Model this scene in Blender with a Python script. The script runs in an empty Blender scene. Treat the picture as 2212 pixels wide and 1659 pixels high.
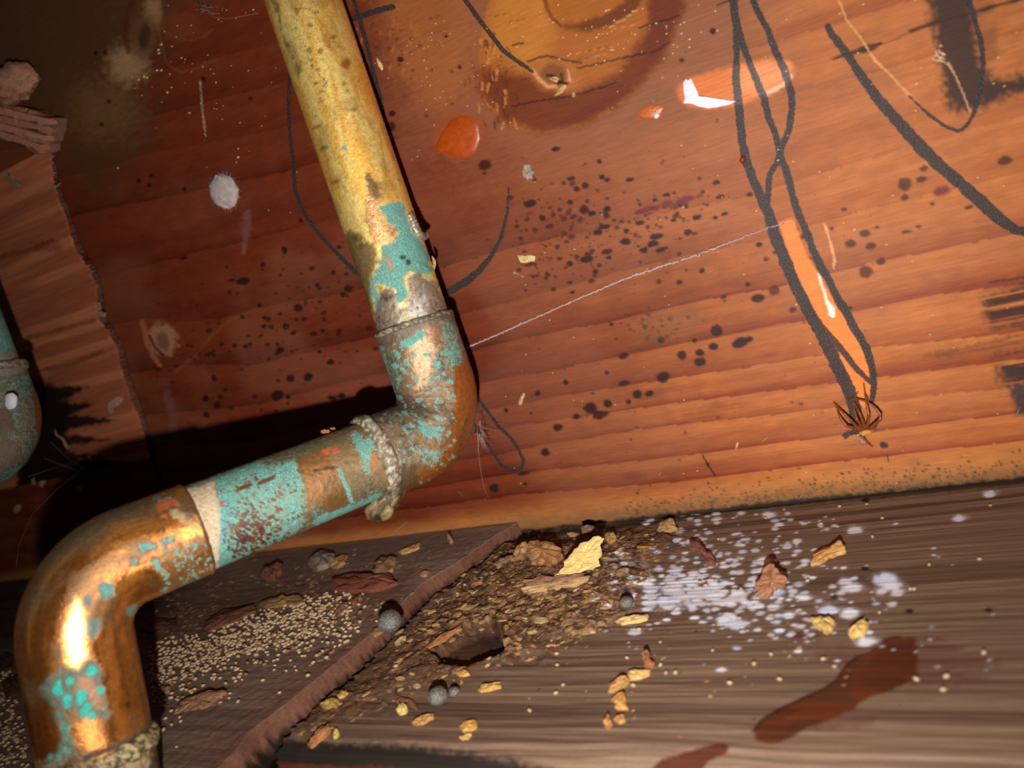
import bpy, math, random
import numpy as np
from mathutils import Vector

random.seed(7)
rng = np.random.default_rng(11)
C = bpy.context.scene.collection

# ------------------------------------------------------------------ camera
F_PX, PCX, PCY = 1600.0, 1106.0, 829.5
_x = np.array([3206, -670, -1600.0]); _x /= np.linalg.norm(_x)
_z = np.array([-2308, -7224, -1600.0]); _z -= _x * (_z @ _x); _z /= np.linalg.norm(_z)
_y = np.cross(_z, _x)
RC = np.stack([_x, _y, _z])                 # world = RC @ (right, down, forward)
CAM = np.array([0.0, -0.21966, 0.10670])    # origin: foot of the back board

cam_d = bpy.data.cameras.new('camera')
cam = bpy.data.objects.new('camera', cam_d)
C.objects.link(cam)
cam_d.sensor_width = 36.0
cam_d.lens = 36.0 * F_PX / 2212.0
cam_d.clip_start = 0.005
cam_d.clip_end = 20
from mathutils import Matrix
_m = Matrix.Identity(4)
for i in range(3):
    _m[i][0], _m[i][1], _m[i][2], _m[i][3] = RC[i, 0], -RC[i, 1], -RC[i, 2], CAM[i]
cam.matrix_world = _m
cam_d.dof.use_dof = True
cam_d.dof.focus_distance = 0.228
cam_d.dof.aperture_fstop = 12.0
bpy.context.scene.camera = cam

# ------------------------------------------------------------------ light
w = bpy.data.worlds.new('world')
bpy.context.scene.world = w
w.use_nodes = True
w.node_tree.nodes['Background'].inputs[0].default_value = (0.85, 0.75, 0.7, 1)
w.node_tree.nodes['Background'].inputs[1].default_value = 0.018

FLASH = CAM + RC @ np.array([-0.006, 0.036, -0.004])
fl_d = bpy.data.lights.new('torch_light', 'SPOT')
fl = bpy.data.objects.new('torch_light', fl_d)
C.objects.link(fl)
fl.location = FLASH
fl_d.energy = 3.4
fl_d.color = (1.0, 0.95, 0.89)
fl_d.shadow_soft_size = 0.0022
fl_d.spot_size = math.radians(116)
fl_d.spot_blend = 1.0
_aim = CAM + RC @ np.array([(1220 - PCX) / F_PX, (700 - PCY) / F_PX, 1.0]) * 0.24
fl.rotation_euler = Vector(_aim - FLASH).to_track_quat('-Z', 'Y').to_euler()

sc = bpy.context.scene
sc.view_settings.view_transform = 'Standard'
sc.view_settings.look = 'None'
sc.view_settings.exposure = 0.0
sc.view_settings.gamma = 1.0
sc.view_settings.use_curve_mapping = False
sc.render.film_transparent = False

# ------------------------------------------------------------------ helpers
def L(*c):
    a = np.array(c, float) / 255.0
    return np.where(a <= 0.04045, a / 12.92, ((a + 0.055) / 1.055) ** 2.4)

def ray(px, py):
    return RC @ np.array([(px - PCX) / F_PX, (py - PCY) / F_PX, 1.0])

def at_depth(px, py, d):
    return CAM + ray(px, py) * d

def on_plane(px, py, p0, n):
    r = ray(px, py)
    return CAM + r * (np.dot(np.asarray(p0) - CAM, n) / np.dot(r, n))

def on_wall(px, py, y=0.0):
    return on_plane(px, py, (0, y, 0), np.array([0, 1.0, 0]))

def on_floor(px, py, z=0.0):
    return on_plane(px, py, (0, 0, z), np.array([0, 0, 1.0]))

def proj(P):
    q = (P - CAM) @ RC
    d = np.maximum(q[..., 2], 1e-3)
    return q[..., 0] / d * F_PX + PCX, q[..., 1] / d * F_PX + PCY, q[..., 2]

def _hash(ix, iy, seed):
    h = (ix.astype(np.int64) * 374761393 + iy.astype(np.int64) * 668265263 + seed * 974711) & 0xffffffff
    h = ((h ^ (h >> 13)) * 1274126177) & 0xffffffff
    h = h ^ (h >> 16)
    return (h & 0xffff) / 65535.0

def vnoise(x, y, seed=0):
    ix, iy = np.floor(x), np.floor(y)
    fx, fy = x - ix, y - iy
    fx = fx * fx * (3 - 2 * fx); fy = fy * fy * (3 - 2 * fy)
    a, b = _hash(ix, iy, seed), _hash(ix + 1, iy, seed)
    c, d = _hash(ix, iy + 1, seed), _hash(ix + 1, iy + 1, seed)
    return (a + (b - a) * fx) * (1 - fy) + (c + (d - c) * fx) * fy

def fbm(x, y, seed=0, octv=4):
    s, amp, tot = 0.0, 1.0, 0.0
    for o in range(octv):
        s = s + vnoise(x * 2 ** o, y * 2 ** o, seed + o * 17) * amp
        tot += amp; amp *= 0.5
    return s / tot

def sstep(a, b, x):
    t = np.clip((x - a) / (b - a), 0, 1)
    return t * t * (3 - 2 * t)

def seg_dist(px, py, pts, wid=None):
    """distance to a polyline; with wid per node the distance is divided by the local half width"""
    best = np.full(px.shape, 1e9)
    for k in range(len(pts) - 1):
        (ax, ay), (bx, by) = pts[k][:2], pts[k + 1][:2]
        dx, dy = bx - ax, by - ay
        l2 = dx * dx + dy * dy + 1e-9
        t = np.clip(((px - ax) * dx + (py - ay) * dy) / l2, 0, 1)
        d = np.hypot(px - ax - t * dx, py - ay - t * dy)
        if wid is not None:
            d = d / (wid[k] + (wid[k + 1] - wid[k]) * t)
        best = np.minimum(best, d)
    return best

def poly_sd(px, py, pts):
    inside = np.zeros(px.shape, bool)
    n = len(pts)
    for i in range(n):
        (x1, y1), (x2, y2) = pts[i], pts[(i + 1) % n]
        if y1 == y2:
            continue
        c = ((y1 > py) != (y2 > py)) & (px < (x2 - x1) * (py - y1) / (y2 - y1) + x1)
        inside ^= c
    d = seg_dist(px, py, list(pts) + [pts[0]])
    return np.where(inside, -d, d)

class Paint:
    """base colour (and other surface values) of a mesh, laid down as stains, marks and grain"""
    def __init__(self, px, py, col, ok=None):
        self.px, self.py, self.col = px, py, col
        self.ok = np.ones(px.shape, bool) if ok is None else ok
        self.n = fbm(px / 9.0, py / 9.0, 91, 3) - 0.5
        self.ch = {}
    def chan(self, name, v=0.0):
        self.ch[name] = np.full(self.px.shape, v)
        return self.ch[name]
    def sel(self, x0, y0, x1, y1):
        return np.nonzero((self.px > x0) & (self.px < x1) & (self.py > y0) & (self.py < y1) & self.ok)[0]
    def put(self, i, a, col, chans=None):
        if col is not None:
            self.col[i] += (np.asarray(col) - self.col[i]) * a[:, None]
        if chans:
            for k, v in chans.items():
                self.ch[k][i] += (v - self.ch[k][i]) * a
    def blob(self, x, y, rx, ry, col, a=1.0, ang=0.0, soft=0.25, rough=0.5, **ch):
        R = max(rx, ry) * (1.3 + soft + rough)
        i = self.sel(x - R, y - R, x + R, y + R)
        if len(i) == 0:
            return
        c, s = math.cos(ang), math.sin(ang)
        dx, dy = self.px[i] - x, self.py[i] - y
        u, v = (dx * c + dy * s) / rx, (-dx * s + dy * c) / ry
        d = np.hypot(u, v) + self.n[i] * rough
        self.put(i, a * (1 - sstep(1 - soft, 1 + soft, d)), col, ch)
    def stroke(self, pts, wid, col, a=1.0, soft=0.35, rough=0.4, **ch):
        if np.isscalar(wid):
            wid = [wid] * len(pts)
        if len(wid) != len(pts):
            wid = list(np.interp(np.linspace(0, 1, len(pts)), np.linspace(0, 1, len(wid)), wid))
        xs, ys = [p[0] for p in pts], [p[1] for p in pts]
        m = max(wid) * 2
        i = self.sel(min(xs) - m, min(ys) - m, max(xs) + m, max(ys) + m)
        if len(i) == 0:
            return
        d = seg_dist(self.px[i], self.py[i], pts, wid) + self.n[i] * rough
        self.put(i, a * (1 - sstep(1 - soft, 1 + soft, d)), col, ch)
    def poly(self, pts, col, a=1.0, soft=4.0, rough=6.0, cover=None, **ch):
        xs, ys = [p[0] for p in pts], [p[1] for p in pts]
        m = soft + rough + 2
        i = self.sel(min(xs) - m, min(ys) - m, max(xs) + m, max(ys) + m)
        if len(i) == 0:
            return
        d = poly_sd(self.px[i], self.py[i], pts) + self.n[i] * rough * 2
        aa = a * (1 - sstep(-soft, soft, d))
        if cover is not None:
            aa = aa * cover[i]
        self.put(i, aa, col, ch)

def mesh_obj(name, V, Fq, mat=None, parent=None, col=None, ch=None, smooth=True, link=True):
    me = bpy.data.meshes.new(name)
    V = np.ascontiguousarray(V, np.float32).reshape(-1, 3)
    if isinstance(Fq, np.ndarray):
        k = Fq.shape[1]
        me.vertices.add(len(V)); me.vertices.foreach_set('co', V.ravel())
        me.loops.add(Fq.size); me.loops.foreach_set('vertex_index', np.ascontiguousarray(Fq, np.int32).ravel())
        me.polygons.add(len(Fq))
        me.polygons.foreach_set('loop_start', np.arange(0, Fq.size, k, dtype=np.int32))
        me.update(calc_edges=True)
    else:
        me.from_pydata([tuple(map(float, v)) for v in V], [], Fq)
        me.update()
    me.polygons.foreach_set('use_smooth', np.full(len(me.polygons), smooth, bool))
    if col is not None:
        a = me.attributes.new('Col', 'FLOAT_COLOR', 'POINT')
        c4 = np.ones((len(V), 4), np.float32); c4[:, :3] = col
        a.data.foreach_set('color', c4.ravel())
    for k, v in (ch or {}).items():
        a = me.attributes.new(k, 'FLOAT', 'POINT')
        a.data.foreach_set('value', np.ascontiguousarray(v, np.float32))
    if mat is not None:
        me.materials.append(mat)
    o = bpy.data.objects.new(name, me)
    if link:
        C.objects.link(o)
    if parent is not None:
        o.parent = parent
    return o

def grid_faces(nu, nv):
    i = np.arange(nu * nv).reshape(nu, nv)
    return np.stack([i[:-1, :-1], i[1:, :-1], i[1:, 1:], i[:-1, 1:]], -1).reshape(-1, 4)

def tag(o, label, cat=None, group=None, kind=None):
    if label: o['label'] = label
    if cat: o['category'] = cat
    if group: o['group'] = group
    if kind: o['kind'] = kind
    return o

def empty(name, loc):
    o = bpy.data.objects.new(name, None)
    o.empty_display_size = 0.01
    C.objects.link(o); o.location = loc
    return o

# ------------------------------------------------------------------ materials
def new_mat(name):
    m = bpy.data.materials.new(name); m.use_nodes = True
    nt = m.node_tree
    return m, nt, nt.nodes['Principled BSDF']

def nd(nt, t, **kw):
    n = nt.nodes.new(t)
    for k, v in kw.items():
        setattr(n, k, v)
    return n

def noise_node(nt, scale, detail=4, rough=0.6, stretch=None):
    tc = nd(nt, 'ShaderNodeTexCoord')
    n = nd(nt, 'ShaderNodeTexNoise')
    n.inputs['Scale'].default_value = scale
    n.inputs['Detail'].default_value = detail
    n.inputs['Roughness'].default_value = rough
    if stretch:
        mp = nd(nt, 'ShaderNodeMapping'); mp.inputs['Scale'].default_value = stretch
        nt.links.new(tc.outputs['Object'], mp.inputs[0]); nt.links.new(mp.outputs[0], n.inputs['Vector'])
    else:
        nt.links.new(tc.outputs['Object'], n.inputs['Vector'])
    return n.outputs['Fac']

def maprange(nt, src, a, b, c, d, smooth=False):
    n = nd(nt, 'ShaderNodeMapRange')
    if smooth: n.interpolation_type = 'SMOOTHSTEP'
    n.clamp = True
    nt.links.new(src, n.inputs[0])
    for k, v in zip((1, 2, 3, 4), (a, b, c, d)):
        n.inputs[k].default_value = v
    return n.outputs[0]

def math_n(nt, op, a, b=None):
    n = nd(nt, 'ShaderNodeMath', operation=op)
    for k, s in enumerate((a, b)):
        if s is None: continue
        if isinstance(s, (int, float)): n.inputs[k].default_value = s
        else: nt.links.new(s, n.inputs[k])
    return n.outputs[0]

def mul_col(nt, colsock, valsock):
    n = nd(nt, 'ShaderNodeVectorMath', operation='SCALE')
    nt.links.new(colsock, n.inputs[0]); nt.links.new(valsock, n.inputs['Scale'])
    return n.outputs[0]

def mixc(nt, fac, a, b):
    n = nd(nt, 'ShaderNodeMix', data_type='RGBA')
    if isinstance(fac, (int, float)): n.inputs[0].default_value = fac
    else: nt.links.new(fac, n.inputs[0])
    for k, s in ((6, a), (7, b)):
        if isinstance(s, (tuple, list, np.ndarray)): n.inputs[k].default_value = (*[float(q) for q in s[:3]], 1)
        else: nt.links.new(s, n.inputs[k])
    return n.outputs[2]

def attr(nt, name):
    return nd(nt, 'ShaderNodeAttribute', attribute_name=name)

def bump(nt, bsdf, h, strength, dist):
    b = nd(nt, 'ShaderNodeBump')
    b.inputs['Distance'].default_value = dist
    if isinstance(strength, (int, float)): b.inputs['Strength'].default_value = strength
    else: nt.links.new(strength, b.inputs['Strength'])
    nt.links.new(h, b.inputs['Height']); nt.links.new(b.outputs[0], bsdf.inputs['Normal'])

def board_mat(name, stretch, fib=0.35, rough=0.5, spec=0.35, bumpd=0.00012):
    """painted base colour modulated by fine wood fibre, graphite marks from the 'pencil' channel"""
    m, nt, b = new_mat(name)
    col = attr(nt, 'Col').outputs['Color']
    fine = noise_node(nt, 1.0, 5, 0.65, stretch)
    gran = noise_node(nt, 2600, 3, 0.7)
    v = math_n(nt, 'MULTIPLY', maprange(nt, fine, 0.25, 0.75, 1 - fib, 1 + fib), maprange(nt, gran, 0.25, 0.75, 0.86, 1.14))
    c = mul_col(nt, col, v)
    pen = attr(nt, 'pencil').outputs['Fac']
    sp = noise_node(nt, 1700, 4, 0.75)
    pm = math_n(nt, 'ADD', pen, math_n(nt, 'MULTIPLY', math_n(nt, 'SUBTRACT', sp, 0.5), 0.9))
    pm = maprange(nt, pm, 0.33, 0.60, 0, 0.94, True)
    sp2 = noise_node(nt, 3300, 3, 0.8)
    gcol = mixc(nt, maprange(nt, sp2, 0.50, 0.70, 0, 1, True), L(24, 20, 20), L(122, 117, 122))  # pale flecks put the graphite's sheen into its colour
    c = mixc(nt, pm, c, gcol)
    nt.links.new(c, b.inputs['Base Color'])
    gl = attr(nt, 'gloss').outputs['Fac']
    nt.links.new(maprange(nt, gl, 0, 1, rough, 0.14), b.inputs['Roughness'])
    b.inputs['Specular IOR Level'].default_value = spec
    h = math_n(nt, 'ADD', fine, math_n(nt, 'MULTIPLY', gran, 0.4))
    bump(nt, b, h, 0.5, bumpd)
    return m

M_WALL = board_mat('pine_board', (130, 60, 1700), 0.21, 0.58, 0.22)
M_FLOOR = board_mat('weathered_plank', (55, 1300, 1300), 0.30, 0.75, 0.2, 0.0003)
M_STRIP = board_mat('sawn_board', (50, 1200, 1200), 0.18, 0.65, 0.2, 0.0002)

def pipe_mat():
    m, nt, b = new_mat('tarnished_copper')
    col = attr(nt, 'Col').outputs['Color']
    met = attr(nt, 'met').outputs['Fac']
    rgh = attr(nt, 'rgh').outputs['Fac']
    pat = attr(nt, 'pat').outputs['Fac']
    n1 = noise_node(nt, 900, 5, 0.7); n2 = noise_node(nt, 2600, 3, 0.75)
    crust = math_n(nt, 'SUBTRACT', 1.0, met)
    v = maprange(nt, n2, 0.3, 0.7, 0.72, 1.28)
    v1 = maprange(nt, n1, 0.3, 0.7, 0.8, 1.2)
    c = mul_col(nt, col, math_n(nt, 'MULTIPLY', v, v1))
    # verdigris flecks: threshold the painted coverage with grain so that the edges are crisp and mottled
    n3 = noise_node(nt, 4200, 4, 0.75); n4 = noise_node(nt, 380, 4, 0.65)
    nm = math_n(nt, 'ADD', math_n(nt, 'MULTIPLY', n1, 0.5), math_n(nt, 'ADD', math_n(nt, 'MULTIPLY', n2, 0.45), math_n(nt, 'MULTIPLY', n3, 0.05)))
    t = math_n(nt, 'ADD', pat, math_n(nt, 'MULTIPLY', math_n(nt, 'SUBTRACT', nm, 0.5), 2.6))
    t = maprange(nt, t, 0.36, 0.84, 0, 1, True)
    teal = mixc(nt, maprange(nt, n2, 0.34, 0.68, 0, 1), L(52, 112, 104), L(138, 206, 192))
    teal = mixc(nt, maprange(nt, n4, 0.50, 0.68, 0, 0.75), teal, L(120, 134, 118))
    grime = maprange(nt, n3, 0.56, 0.66, 0, 1, True)
    gw = math_n(nt, 'MULTIPLY', math_n(nt, 'SUBTRACT', 1.0, math_n(nt, 'MULTIPLY', met, 0.9)), 0.75)
    teal = mixc(nt, math_n(nt, 'MULTIPLY', grime, 0.55), teal, L(58, 62, 50))
    c = mixc(nt, math_n(nt, 'MULTIPLY', grime, gw), c, L(48, 36, 26))
    c = mixc(nt, t, c, teal)
    nt.links.new(c, b.inputs['Base Color'])
    nt.links.new(math_n(nt, 'MULTIPLY', met, math_n(nt, 'SUBTRACT', 1.0, t)), b.inputs['Metallic'])
    r = math_n(nt, 'ADD', rgh, maprange(nt, n1, 0.3, 0.7, -0.06, 0.08))
    nt.links.new(math_n(nt, 'MAXIMUM', r, math_n(nt, 'MULTIPLY', t, 0.6)), b.inputs['Roughness'])
    b.inputs['Specular IOR Level'].default_value = 0.7
    h = math_n(nt, 'ADD', math_n(nt, 'MULTIPLY', n2, 0.5), n1)
    st = math_n(nt, 'ADD', 0.04, math_n(nt, 'MULTIPLY', math_n(nt, 'MAXIMUM', crust, t), 0.75))
    bump(nt, b, h, st, 0.0006)
    return m
M_PIPE = pipe_mat()

def col_mat(name, rough=0.7, spec=0.25, nscale=1500, var=0.3, bd=0.0002, met=0.0, coat=0.0, stretch=None):
    """material that takes the mesh's own colour channel and adds grain"""
    m, nt, b = new_mat(name)
    n1 = noise_node(nt, nscale, 4, 0.65, stretch)
    c = mul_col(nt, attr(nt, 'Col').outputs['Color'], maprange(nt, n1, 0.28, 0.72, 1 - var, 1 + var))
    nt.links.new(c, b.inputs['Base Color'])
    b.inputs['Roughness'].default_value = rough
    b.inputs['Specular IOR Level'].default_value = spec
    b.inputs['Metallic'].default_value = met
    b.inputs['Coat Weight'].default_value = coat
    bump(nt, b, n1, 0.6, bd)
    return m
M_CHIP = col_mat('splintered_wood', 0.75, 0.2, 1.0, 0.42, 0.0004, stretch=(500, 2600, 2600))
M_RESIN = col_mat('amber_resin', 0.38, 0.5, 600, 0.18, 0.00008)
M_FUZZ = col_mat('white_silk', 0.9, 0.1, 2000, 0.15, 0.0003)

def flat_mat(name, c, rough=0.7, spec=0.2, var=0.25, nscale=1500, met=0.0, c2=None, bd=0.0002):
    m, nt, b = new_mat(name)
    n1 = noise_node(nt, nscale, 4, 0.65)
    c2 = c2 if c2 is not None else np.asarray(c) * (1 - var)
    nt.links.new(mixc(nt, maprange(nt, n1, 0.35, 0.65, 0, 1), c2, c), b.inputs['Base Color'])
    b.inputs['Roughness'].default_value = rough
    b.inputs['Specular IOR Level'].default_value = spec
    b.inputs['Metallic'].default_value = met
    bump(nt, b, n1, 0.6, bd)
    return m
M_PELLET = flat_mat('frass_cream', L(215, 185, 145), 0.6, 0.3, 0.35)
M_PELLET2 = flat_mat('frass_tan', L(165, 122, 88), 0.6, 0.3, 0.4)
M_WEB = flat_mat('spider_silk', L(190, 165, 155), 0.5, 0.4, 0.3)
M_LEG = flat_mat('spider_leg_brown', L(140, 75, 35), 0.3, 0.6, 0.5)
M_BALL = flat_mat('grey_mineral', L(150, 148, 140), 0.5, 0.4, 0.5, 2600, 0.25, L(38, 38, 36), 0.0004)
M_DIRT = flat_mat('dark_dirt', L(30, 20, 15), 0.9, 0.1)
M_SPECK = flat_mat('pale_dust', L(235, 205, 120), 0.6, 0.3, 0.2)

# ================================================================== SETTING: back board
ux = np.linspace(0, 1, 1020)
# finer towards the near (right-hand) end, coarse where the board runs on out of view
X_ = np.concatenate([np.linspace(-0.80, -0.46, 60)[:-1], -0.46 + (0.070 + 0.46) * (ux * 1.55 - 0.55 * ux ** 2), np.linspace(0.070, 0.24, 60)[1:]])
NX, NZ = len(X_), 620
Z_ = np.linspace(-0.012, 0.262, NZ)
gx, gz = np.meshgrid(X_, Z_, indexing='ij')
V = np.stack([gx, np.zeros_like(gx), gz], -1).reshape(-1, 3)
px, py, dep = proj(V)
WX, WZ = V[:, 0], V[:, 2]

# growth rings: traced ring lines, dark above each line and pale just below it
GR = [
    [(-900, 330), (0, 110), (300, 50), (600, -50), (1000, -150), (1300, -260), (2400, -600)],
    [(-900, 480), (0, 230), (316, 160), (557, 105), (800, 40), (1000, -30), (1300, -140), (2400, -480)],
    [(-900, 560), (0, 330), (316, 253), (557, 197), (800, 125), (1000, 60), (1300, -40), (2400, -380)],
    [(-900, 650), (0, 415), (300, 340), (560, 290), (800, 230), (1000, 180), (1300, 90), (1660, -20), (2400, -250)],
    [(-900, 730), (0, 510), (232, 450), (560, 380), (800, 320), (1106, 235), (1400, 160), (1659, 95), (2400, -130)],
    [(-900, 820), (0, 640), (215, 602), (387, 555), (553, 512), (800, 452), (1106, 372), (1300, 310), (1659, 210), (2400, 20)],
    [(-900, 905), (0, 740), (300, 690), (475, 690), (560, 668), (765, 627), (1106, 532), (1281, 497), (1431, 457), (1606, 422), (1800, 365), (2400, 195)],
    [(-900, 985), (0, 850), (300, 805), (430, 790), (553, 787), (803, 725), (1106, 651), (1343, 592), (1481, 557), (1659, 515), (1860, 455), (2400, 330)],
    [(-900, 1035), (0, 925), (553, 872), (820, 805), (1106, 737), (1318, 698), (1393, 680), (1581, 637), (1659, 625), (1900, 560), (2400, 465)],
    [(-900, 1080), (0, 995), (553, 952), (820, 880), (1106, 812), (1331, 770), (1481, 737), (1659, 705), (1821, 677), (1959, 647), (2400, 590)],
    [(-900, 1120), (0, 1040), (553, 1005), (1106, 877), (1356, 832), (1659, 785), (1789, 765), (2400, 690)],
    [(-900, 1150), (0, 1080), (553, 1030), (1106, 919), (1326, 889), (1659, 843), (2400, 745)],
    [(-900, 1180), (0, 1120), (553, 1065), (1106, 972), (1326, 937), (1659, 894), (2400, 812)],
    [(-900, 1210), (0, 1160), (553, 1110), (1106, 1027), (1326, 1000), (1659, 961), (1909, 928), (2400, 865)],
    [(-900, 1240), (0, 1200), (553, 1150), (1106, 1072), (1388, 1045), (1659, 1015), (1909, 982), (2400, 928)],
    [(-900, 1420), (0, 1390), (553, 1340), (1106, 1260), (1659, 1210), (2400, 1130)],
]
wob = (fbm(WX * 16, WZ * 120, 5, 3) - 0.5) * 16 + (fbm(WX * 200, WZ * 1500, 15, 3) - 0.5) * 5
qy = py + wob
Ls = np.stack([np.interp(px, [p[0] for p in g], [p[1] for p in g]) for g in GR])
idx = (Ls <= qy).sum(0) - 1
k0 = np.clip(idx, 0, len(GR) - 2)
lo = np.take_along_axis(Ls, k0[None], 0)[0]
hi = np.take_along_axis(Ls, k0[None] + 1, 0)[0]
t = np.clip((qy - lo) / np.maximum(hi - lo, 1), 0, 1)
band = fbm(k0 * 7.3 + 0.5, WX * 9 + k0, 23, 2)
amp_b = (0.45 + 0.65 * _hash(k0, k0 * 3 + 1, 7) * sstep(900, 500, py) + 0.45 * sstep(500, 900, py)) * (0.62 + 0.38 * sstep(330, 560, py)) * (0.6 + 0.8 * band)
late = t ** 1.7 * amp_b
# thin secondary rings inside each growth band
thin = fbm(WX * 8 + 3, t * 5 + k0 * 11, 31, 3)
late = np.clip(late + (thin - 0.5) * 0.55 + (fbm(WX * 14, WZ * 420, 33, 4) - 0.5) * 0.5, 0, 1)
edge = sstep(0.90, 1.0, t) * 0.22 * amp_b
late = np.clip(late + edge, 0, 1)
# the board is redder and deeper (heartwood) to the left, more yellow along its bottom edge and right
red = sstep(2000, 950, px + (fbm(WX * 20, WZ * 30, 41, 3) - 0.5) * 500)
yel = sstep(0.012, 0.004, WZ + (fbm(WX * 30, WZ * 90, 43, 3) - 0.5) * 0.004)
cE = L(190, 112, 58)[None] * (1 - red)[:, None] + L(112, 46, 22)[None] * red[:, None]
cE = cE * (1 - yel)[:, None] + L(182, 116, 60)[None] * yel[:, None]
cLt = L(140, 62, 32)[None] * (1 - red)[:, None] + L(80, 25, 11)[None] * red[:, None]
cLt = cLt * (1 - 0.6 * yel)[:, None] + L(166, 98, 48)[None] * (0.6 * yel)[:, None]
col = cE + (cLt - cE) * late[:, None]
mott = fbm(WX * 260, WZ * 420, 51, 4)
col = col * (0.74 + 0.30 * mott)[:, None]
# soft grey-violet bloom (dust) in a band across the middle
dust = sstep(0.42, 0.7, fbm(WX * 30, WZ * 46, 61, 4)) * 0.22
col = col + (L(150, 96, 72) - col) * dust[:, None]

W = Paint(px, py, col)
W.chan('pencil'); W.chan('gloss')
DK = L(36, 17, 12)

# --- knot figure at the top
knot_o = [(1110, -230), (1042, 60), (1034, 130), (1036, 200), (1060, 240), (1085, 262), (1125, 284), (1170, 289), (1225, 282), (1270, 268), (1315, 246), (1345, 222), (1375, 192), (1388, 175),
          (1412, 150), (1436, 120), (1450, 85), (1464, 45), (1480, 15), (1450, -230)]
W.poly([(960, -260), (1660, -260), (1600, 150), (1480, 270), (1300, 330), (1120, 320), (1010, 240)], L(126, 76, 52), 0.75, 40, 25)
W.poly([(740, -300), (1760, -300), (1700, 200), (1600, 330), (1300, 420), (1000, 400), (840, 250)], L(140, 84, 54), 0.45, 90, 40)
W.poly(knot_o, L(158, 88, 32), 0.9, 2.0, 1.5)
W.poly([(1110, -230), (1200, -200), (1185, 30), (1200, 80), (1170, 130), (1130, 150), (1050, 90)], L(182, 116, 44), 0.7, 24, 8)
knot_d = [(1034, 150), (1120, 160), (1240, 200), (1330, 160), (1400, 60), (1400, -230), (1450, -230), (1480, 15), (1464, 45), (1450, 85), (1436, 120), (1388, 175), (1345, 222), (1270, 268), (1170, 289), (1085, 262), (1036, 200)]
W.poly(knot_d, L(92, 34, 14), 0.85, 16, 8)
W.poly([(1380, 170), (1400, 60), (1400, -230), (1450, -230), (1480, 15), (1464, 45), (1436, 120), (1390, 178), (1330, 225), (1260, 262), (1200, 276), (1250, 240)], L(96, 34, 14), 0.6, 8, 5)
for q in range(16):       # fine cracks and streaks along the grain inside the knot figure
    x0 = random.uniform(1045, 1380); y0 = random.uniform(20, 265); ln = random.uniform(20, 90)
    W.stroke([(x0, y0), (x0 + ln, y0 - ln * 0.2)], 1.1, DK if q % 3 else L(205, 140, 70), 0.4, rough=1.2)
for p in ([(1245, 148), (1290, 138), (1345, 125), (1420, 110), (1445, 92)], [(1106, 230), (1150, 220), (1230, 208), (1280, 195), (1330, 178)], [(1137, 133), (1180, 120), (1230, 132), (1255, 135)],
          [(1380, 60), (1420, 48), (1470, 34)], [(1230, 60), (1260, 54), (1290, 50)], [(1106, 98), (1130, 92)], [(1550, 12), (1580, 0)]):
    W.stroke(p, 1.8, L(35, 12, 8), 0.9)
ring_in = [(1172, -20), (1180, 15), (1192, 38), (1208, 55), (1235, 66), (1272, 67), (1310, 60), (1345, 42), (1375, 22), (1402, -8), (1360, -90), (1230, -90)]
W.poly(ring_in, L(156, 90, 30), 0.8, 2, 2)
W.poly([(1210, 54), (1235, 66), (1272, 67), (1310, 60), (1345, 42), (1375, 22), (1402, -20), (1350, -30), (1345, 5), (1300, 35), (1240, 50)], L(92, 40, 16), 0.85, 8, 5)
W.stroke([(1172, -20), (1180, 15), (1192, 38), (1212, 56)], 4, L(92, 44, 18), 0.7, rough=1.2)
W.stroke([(1315, 60), (1350, 40), (1380, 18)], 1.5, L(215, 160, 90), 0.6)
for q in range(70):       # crumbly torn grain left of the knot
    x0, y0 = random.gauss(1060, 22), random.uniform(70, 270)
    if y0 > 150: x0 += (y0 - 150) * 0.25
    W.stroke([(x0, y0), (x0 + random.uniform(-4, 6), y0 + random.uniform(6, 22))], random.uniform(1.0, 2.8), random.choice([L(190, 125, 65), L(90, 32, 14), L(70, 26, 12)]), 0.65, rough=1.7)
for q in range(60):
    x0, y0 = random.gauss(880, 45), random.gauss(75, 35)
    W.stroke([(x0, y0), (x0 + random.uniform(-4, 4), y0 + random.uniform(5, 16))], random.uniform(1.0, 2.4), random.choice([L(180, 112, 58), L(96, 36, 16), L(80, 28, 12)]), 0.5, rough=1.7)
W.poly([(760, -200), (1000, -200), (1030, 60), (1000, 200), (960, 240), (900, 200), (850, 130)], L(164, 98, 46), 0.45, 40, 20)
# the little knot with its cracked heart
W.blob(1200, 165, 46, 34, L(165, 100, 55), 0.8, 0.2, 0.3, 0.5)
W.blob(1196, 160, 28, 24, L(110, 60, 34), 0.8, 0, 0.3, 0.5)
W.stroke([(1150, 152), (1165, 172), (1185, 188), (1200, 186)], 4, L(205, 140, 90), 0.8)
W.stroke([(1183, 163), (1195, 163), (1208, 178), (1225, 180)], 2.6, L(25, 10, 6), 0.95)
W.stroke([(1213, 160), (1215, 172), (1205, 182)], 2, L(25, 10, 6), 0.9)
W.stroke([(1226, 150), (1230, 170), (1232, 176)], 2.2, L(215, 160, 110), 0.8)

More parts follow.
